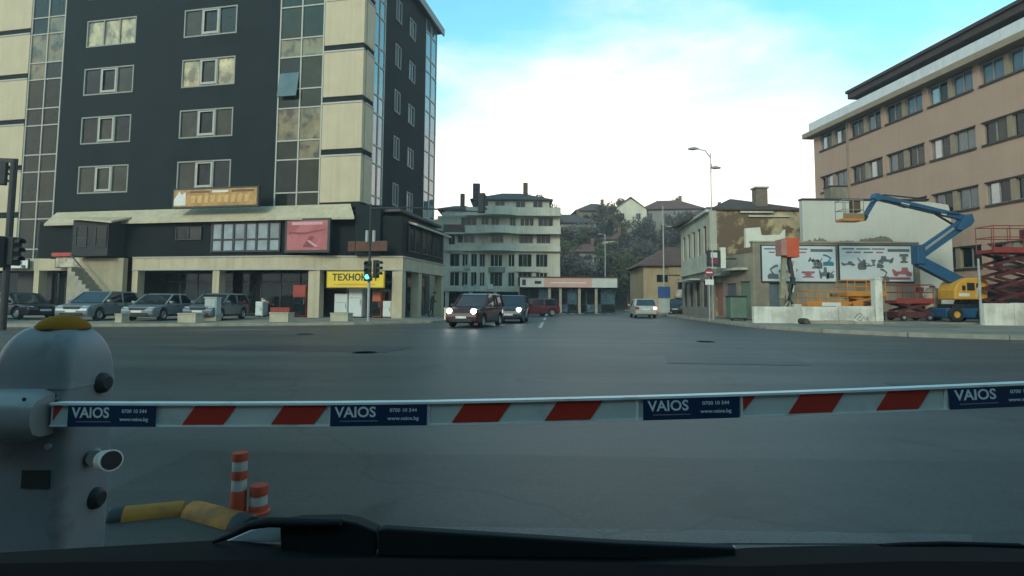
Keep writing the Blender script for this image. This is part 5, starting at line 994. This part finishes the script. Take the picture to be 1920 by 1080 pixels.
for k, (a, b) in enumerate(((131, 295), (621, 801), (1205, 1384), (1777, 1960))):
    lb = bstrip(a, b, -1.0, .84, -.0115, -.0085, 'label', m_navy, boom)
    s = (b - a) / 180; p1 = Vector(bpt(a + 47 * s, .18, -.0125)); p2 = Vector(bpt(a + 136 * s, .34, -.0125)); p3 = Vector(bpt(a + 136 * s, -.36, -.0125))
    q = Vector(bpt(a + 60 * s, 0)) - Vector(bpt(a + 20 * s, 0)); tilt = math.atan2(q.z, q.x)
    for body, sz, pp, sx, bd in (('VAIOS', .060, p1, 1.02 * s, .0012), ('0700 10 544', .021, p2, 1.08 * s, .0003), ('www.vaios.bg', .021, p3, 1.12 * s, .0003)):
        o = text(body, sz, m_let, lb, pp, sx=sx, bold=bd, ext=.0006); o.rotation_euler.y = -tilt
    bstrip(a + 18 * s, a + 88 * s, -.60, -.52, -.0128, -.0116, 'printed_line', mat('label_dim', (.20, .24, .30)), lb)
# sensor tube on the cabinet side
p = at(182, 855, 2.60); q = at(209, 863, 2.36)
MB().tube([(X1 - .01, 2.62, p.z + .0), (p.x + .02, 2.56, p.z)], .034, 14).build('sensor_mount', m_hous, bg_, smooth=True)
d = (Vector(q) - Vector((p.x + .03, 2.54, p.z))).normalized()
MB().tube([Vector(q) - d * .11, q], [.040, .043], 20).build('sensor_tube', m_bw, bg_, smooth=True); MB().tube([Vector(q), Vector(q) + d * .003], .037, 20).build('sensor_glass', m_sig, bg_)
# flexible bollards
m_bo = mat('bollard_orange', (.40, .055, .02), rough=.6, var=.12, scale=6); m_bow = mat('bollard_band', (.36, .37, .35), rough=.5, var=.12, scale=6)
def bollard(label, u, v, Y, bands, r, flare):
    p = at(u, v, Y); t = thing('flexible_bollard', label, 'bollard', (p.x, Y, .008), 0, 'orange bollards by the barrier')
    zs = [at(u, b, Y).z for b in bands]; zs[0] = .008
    for i in range(len(zs) - 1):
        wht = i % 2 == 1; rr_ = r * (.93 if wht else 1)
        MB().lathe([(rr_, 0), (rr_, zs[i + 1] - zs[i] - .003), (rr_ * .97, zs[i + 1] - zs[i])], 20, (0, 0, zs[i] - .008)).build('reflective_band' if wht else 'post_section', m_bow if wht else m_bo, t, smooth=True)
    MB().lathe([(flare, 0), (flare, .012), (r, .02)], 20).build('base', m_bo, t, smooth=True)
bollard('taller orange and white striped bollard beyond the boom', 446, 968, 3.34, [968, 918, 897, 881, 863, 848], .045, .06)
bollard('short orange and white bollard right of the taller one', 484, 968, 3.36, [968, 945, 927, 909], .052, .065)
# yellow and black wheel stops lying on the ground
m_wy = mat('wheel_stop_yellow', (.40, .16, .012), rough=.65, var=.25, scale=5, col2=(.22, .09, .015), s2=4)
def stop(label, pts, r, endm):
    t = thing('wheel_stop', label, 'wheel stop', (pts[0][0], pts[0][1], 0), 0, 'yellow wheel stops by the barrier'); P0, P1 = Vector((*pts[0], .008)), Vector((*pts[1], .008)); d = P1 - P0; n = Vector((-d.y, d.x, 0)).normalized()
    ring = lambda f, s: [d * f + n * (r * s * c) + Vector((0, 0, .008 + r * s * e)) for c, e in ((-1.3, 0), (-1.2, .35), (-.7, .95), (0, 1.15), (.7, .95), (1.2, .35), (1.3, 0))]
    MB().loft([ring(.0, .92), ring(.03, 1), ring(.80, 1)]).build('body', m_wy, t, smooth=True); MB().loft([ring(.80, 1.0), ring(.97, 1), ring(1, .9)]).build('end', endm, t, smooth=True)
g = lambda u, v: (lambda a: (a.x, a.y))(at(u, v, 1.0) * 0 + (lambda d: Vector((d.x, d.y, 0)))((at(u, v, 1.0) - Vector((0, 0, CAMZ))) * (CAMZ / (CAMZ - at(u, v, 1.0).z))))
stop('yellow wheel stop with dark end next to the barrier cabinet', (g(345, 962), g(205, 976)), .055, m_sig)
stop('yellow wheel stop with black end before the orange bollards', (g(360, 964), g(470, 994)), .06, m_sig)
# ---------------------------------------------------------------- own car: cowl, wipers, dashboard
oc_ = thing('car_cowl', 'dark wiper cowl and dashboard edge of the car in the foreground', 'car')
m_cowl = mat('cowl_plastic', (.006, .008, .0085), spec=.08, rough=.8, var=.2, scale=8); m_dash = mat('dashboard_black', (.004, .0045, .005), spec=.05, rough=.95, var=.2, scale=8); m_chrome = mat('pale_bonnet_edge', (.55, .58, .60), rough=.4)
edge = [(-60, 1038), (0, 1036), (120, 1029), (240, 1022), (420, 1012), (560, 1024), (720, 1034), (1000, 1038), (1160, 1040), (1330, 1033), (1400, 1027), (1500, 1024), (1660, 1021), (1800, 1021), (1920, 1025), (2000, 1027)]
YC = .98
top_ = [at(u, v, YC) for u, v in edge]
MB().loft([[p + Vector((0, 0, 0)), p + Vector((0, .03, -.06)), p + Vector((0, -.42, .02)), p + Vector((0, -.40, .105))] for p in top_]).build('cowl', m_cowl, oc_, smooth=True)
dedge = [(-100, 1058), (300, 1052), (700, 1046), (1000, 1052), (1400, 1062), (1700, 1052), (2050, 1054)]
MB().loft([[q, q + Vector((0, .02, -.06)), q + Vector((0, -.40, .02)), q + Vector((0, -.40, .13))] for q in [at(u, v, .66) for u, v in dedge]]).build('dashboard', m_dash, oc_, smooth=True)
B('roof', m_dash, oc_, -.72, .72, -1.9, .12, 1.50, 1.54, .01)
for sx in (-1, 1): B('door_panel', m_dash, oc_, sx * .80 - .03, sx * .80 + .03, -1.9, .35, .35, 1.0, .01); MB().bar((sx * .73, .1, 1.5), (sx * .95, .85, 1.02), .06, .05).build('pillar', m_dash, oc_)
def flat(name, m, pts, Y, th=.02, par=oc_): 
    q = [at(u, v, Y) for u, v in pts]; return MB().prism([(p.x, p.z) for p in q], Y, Y + th).build(name, m, par, bevel=.003)
m_wip = mat('wiper_plastic', (.016, .020, .021), rough=.7, spec=.2)
wb_ = flat('wiper_arm', m_wip, [(524, 982), (560, 977), (640, 976), (668, 981), (705, 996), (708, 1030), (700, 1045), (526, 1045)], .945, .03)
MB().tube([at(u, v, .94) for u, v in ((400, 1016), (432, 1004), (470, 985), (505, 979), (560, 980), (640, 980))], [.003, .005, .007, .008, .008, .006], 10).build('wiper_elbow', m_wip, wb_, smooth=True)
for u, v in ((583, 990), (630, 986)): MB().lathe([(0, -.003), (.005, -.003), (.005, .004)], 12, at(u, v, .942), 'y').build('rivet', m_sig, wb_)
flat('wiper_blade', m_wip, [(708, 994), (722, 991), (860, 1000), (1160, 1019), (1380, 1028), (1380, 1052), (708, 1044)], .935, .018)
flat('bonnet_gap', m_chrome, [(420, 1016), (470, 994), (500, 987), (530, 986), (526, 1016)], .975, .004)
flat('bonnet_edge', m_chrome, [(1080, 1016.5), (1380, 1025.5), (1380, 1029), (1080, 1021)], .958, .006)
flat('wiper_blade', m_cowl, [(1655, 1024), (1700, 1021), (1780, 1019), (1925, 1023), (1925, 1040), (1655, 1040)], .96, .012)
flat('bonnet_gap', m_chrome, [(1675, 1034), (1740, 1030), (1822, 1033), (1818, 1045), (1740, 1041)], .94, .004)

# ---------------------------------------------------------------- unseen building behind the camera, added to shade the foreground and darken glass reflections
pb = thing('unseen_shade_building', 'unseen grey building behind the exit lane, added to shade the foreground', 'building', (2.0, -11.0, 0))
m_pb = mat('shade_building_concrete', (.11, .11, .105), rough=.9, var=.2, scale=.5, streak=.4)
hp = [(-24 + i * 6.2, -19.4 + i * 6.2, z, z + 1.5) for i in range(8) for z in (4.3, 7.6, 10.9)] + [(-4, 4, .0, 3.2)]
MB().holed(-26, 26, 0, 14.0, hp, -.4, 0).build('wall', m_pb, pb)
for h in hp[:-1]: window(pb, *h, -.3, (0, .33, .66, 1), m_frd, [g_shop], fw=.1)
MB().box(-26, -25.6, -16, -.41, 0, 14.0).box(25.6, 26, -16, -.41, 0, 14.0).box(-25.59, 25.59, -16, -15.6, 0, 14.0).build('wall', m_pb, pb); B('roof', m_frd, pb, -26.3, 26.3, -16.3, .3, 14.02, 14.4)
# ---------------------------------------------------------------- thin November haze between the camera and the hill
hzb = MB().box(-1520, 1520, -1520, 1520, -1.2, 34).build('haze', bpy.data.materials.new('haze'))
hm = hzb.data.materials[0]; hm.use_nodes = True; hm.node_tree.nodes.clear()
ho = hm.node_tree.nodes.new('ShaderNodeOutputMaterial'); hv = hm.node_tree.nodes.new('ShaderNodeVolumePrincipled'); hv.inputs['Density'].default_value = .0012; hv.inputs['Color'].default_value = (.86, .92, .95, 1); hv.inputs['Anisotropy'].default_value = .3; hv.inputs['Density Attribute'].default_value = ''; hm.cycles.homogeneous_volume = True
hm.node_tree.links.new(hv.outputs[0], ho.inputs['Volume']); hzb['kind'] = 'stuff'; hzb['label'] = 'thin pale haze lying over the whole street'; hzb['category'] = 'haze'
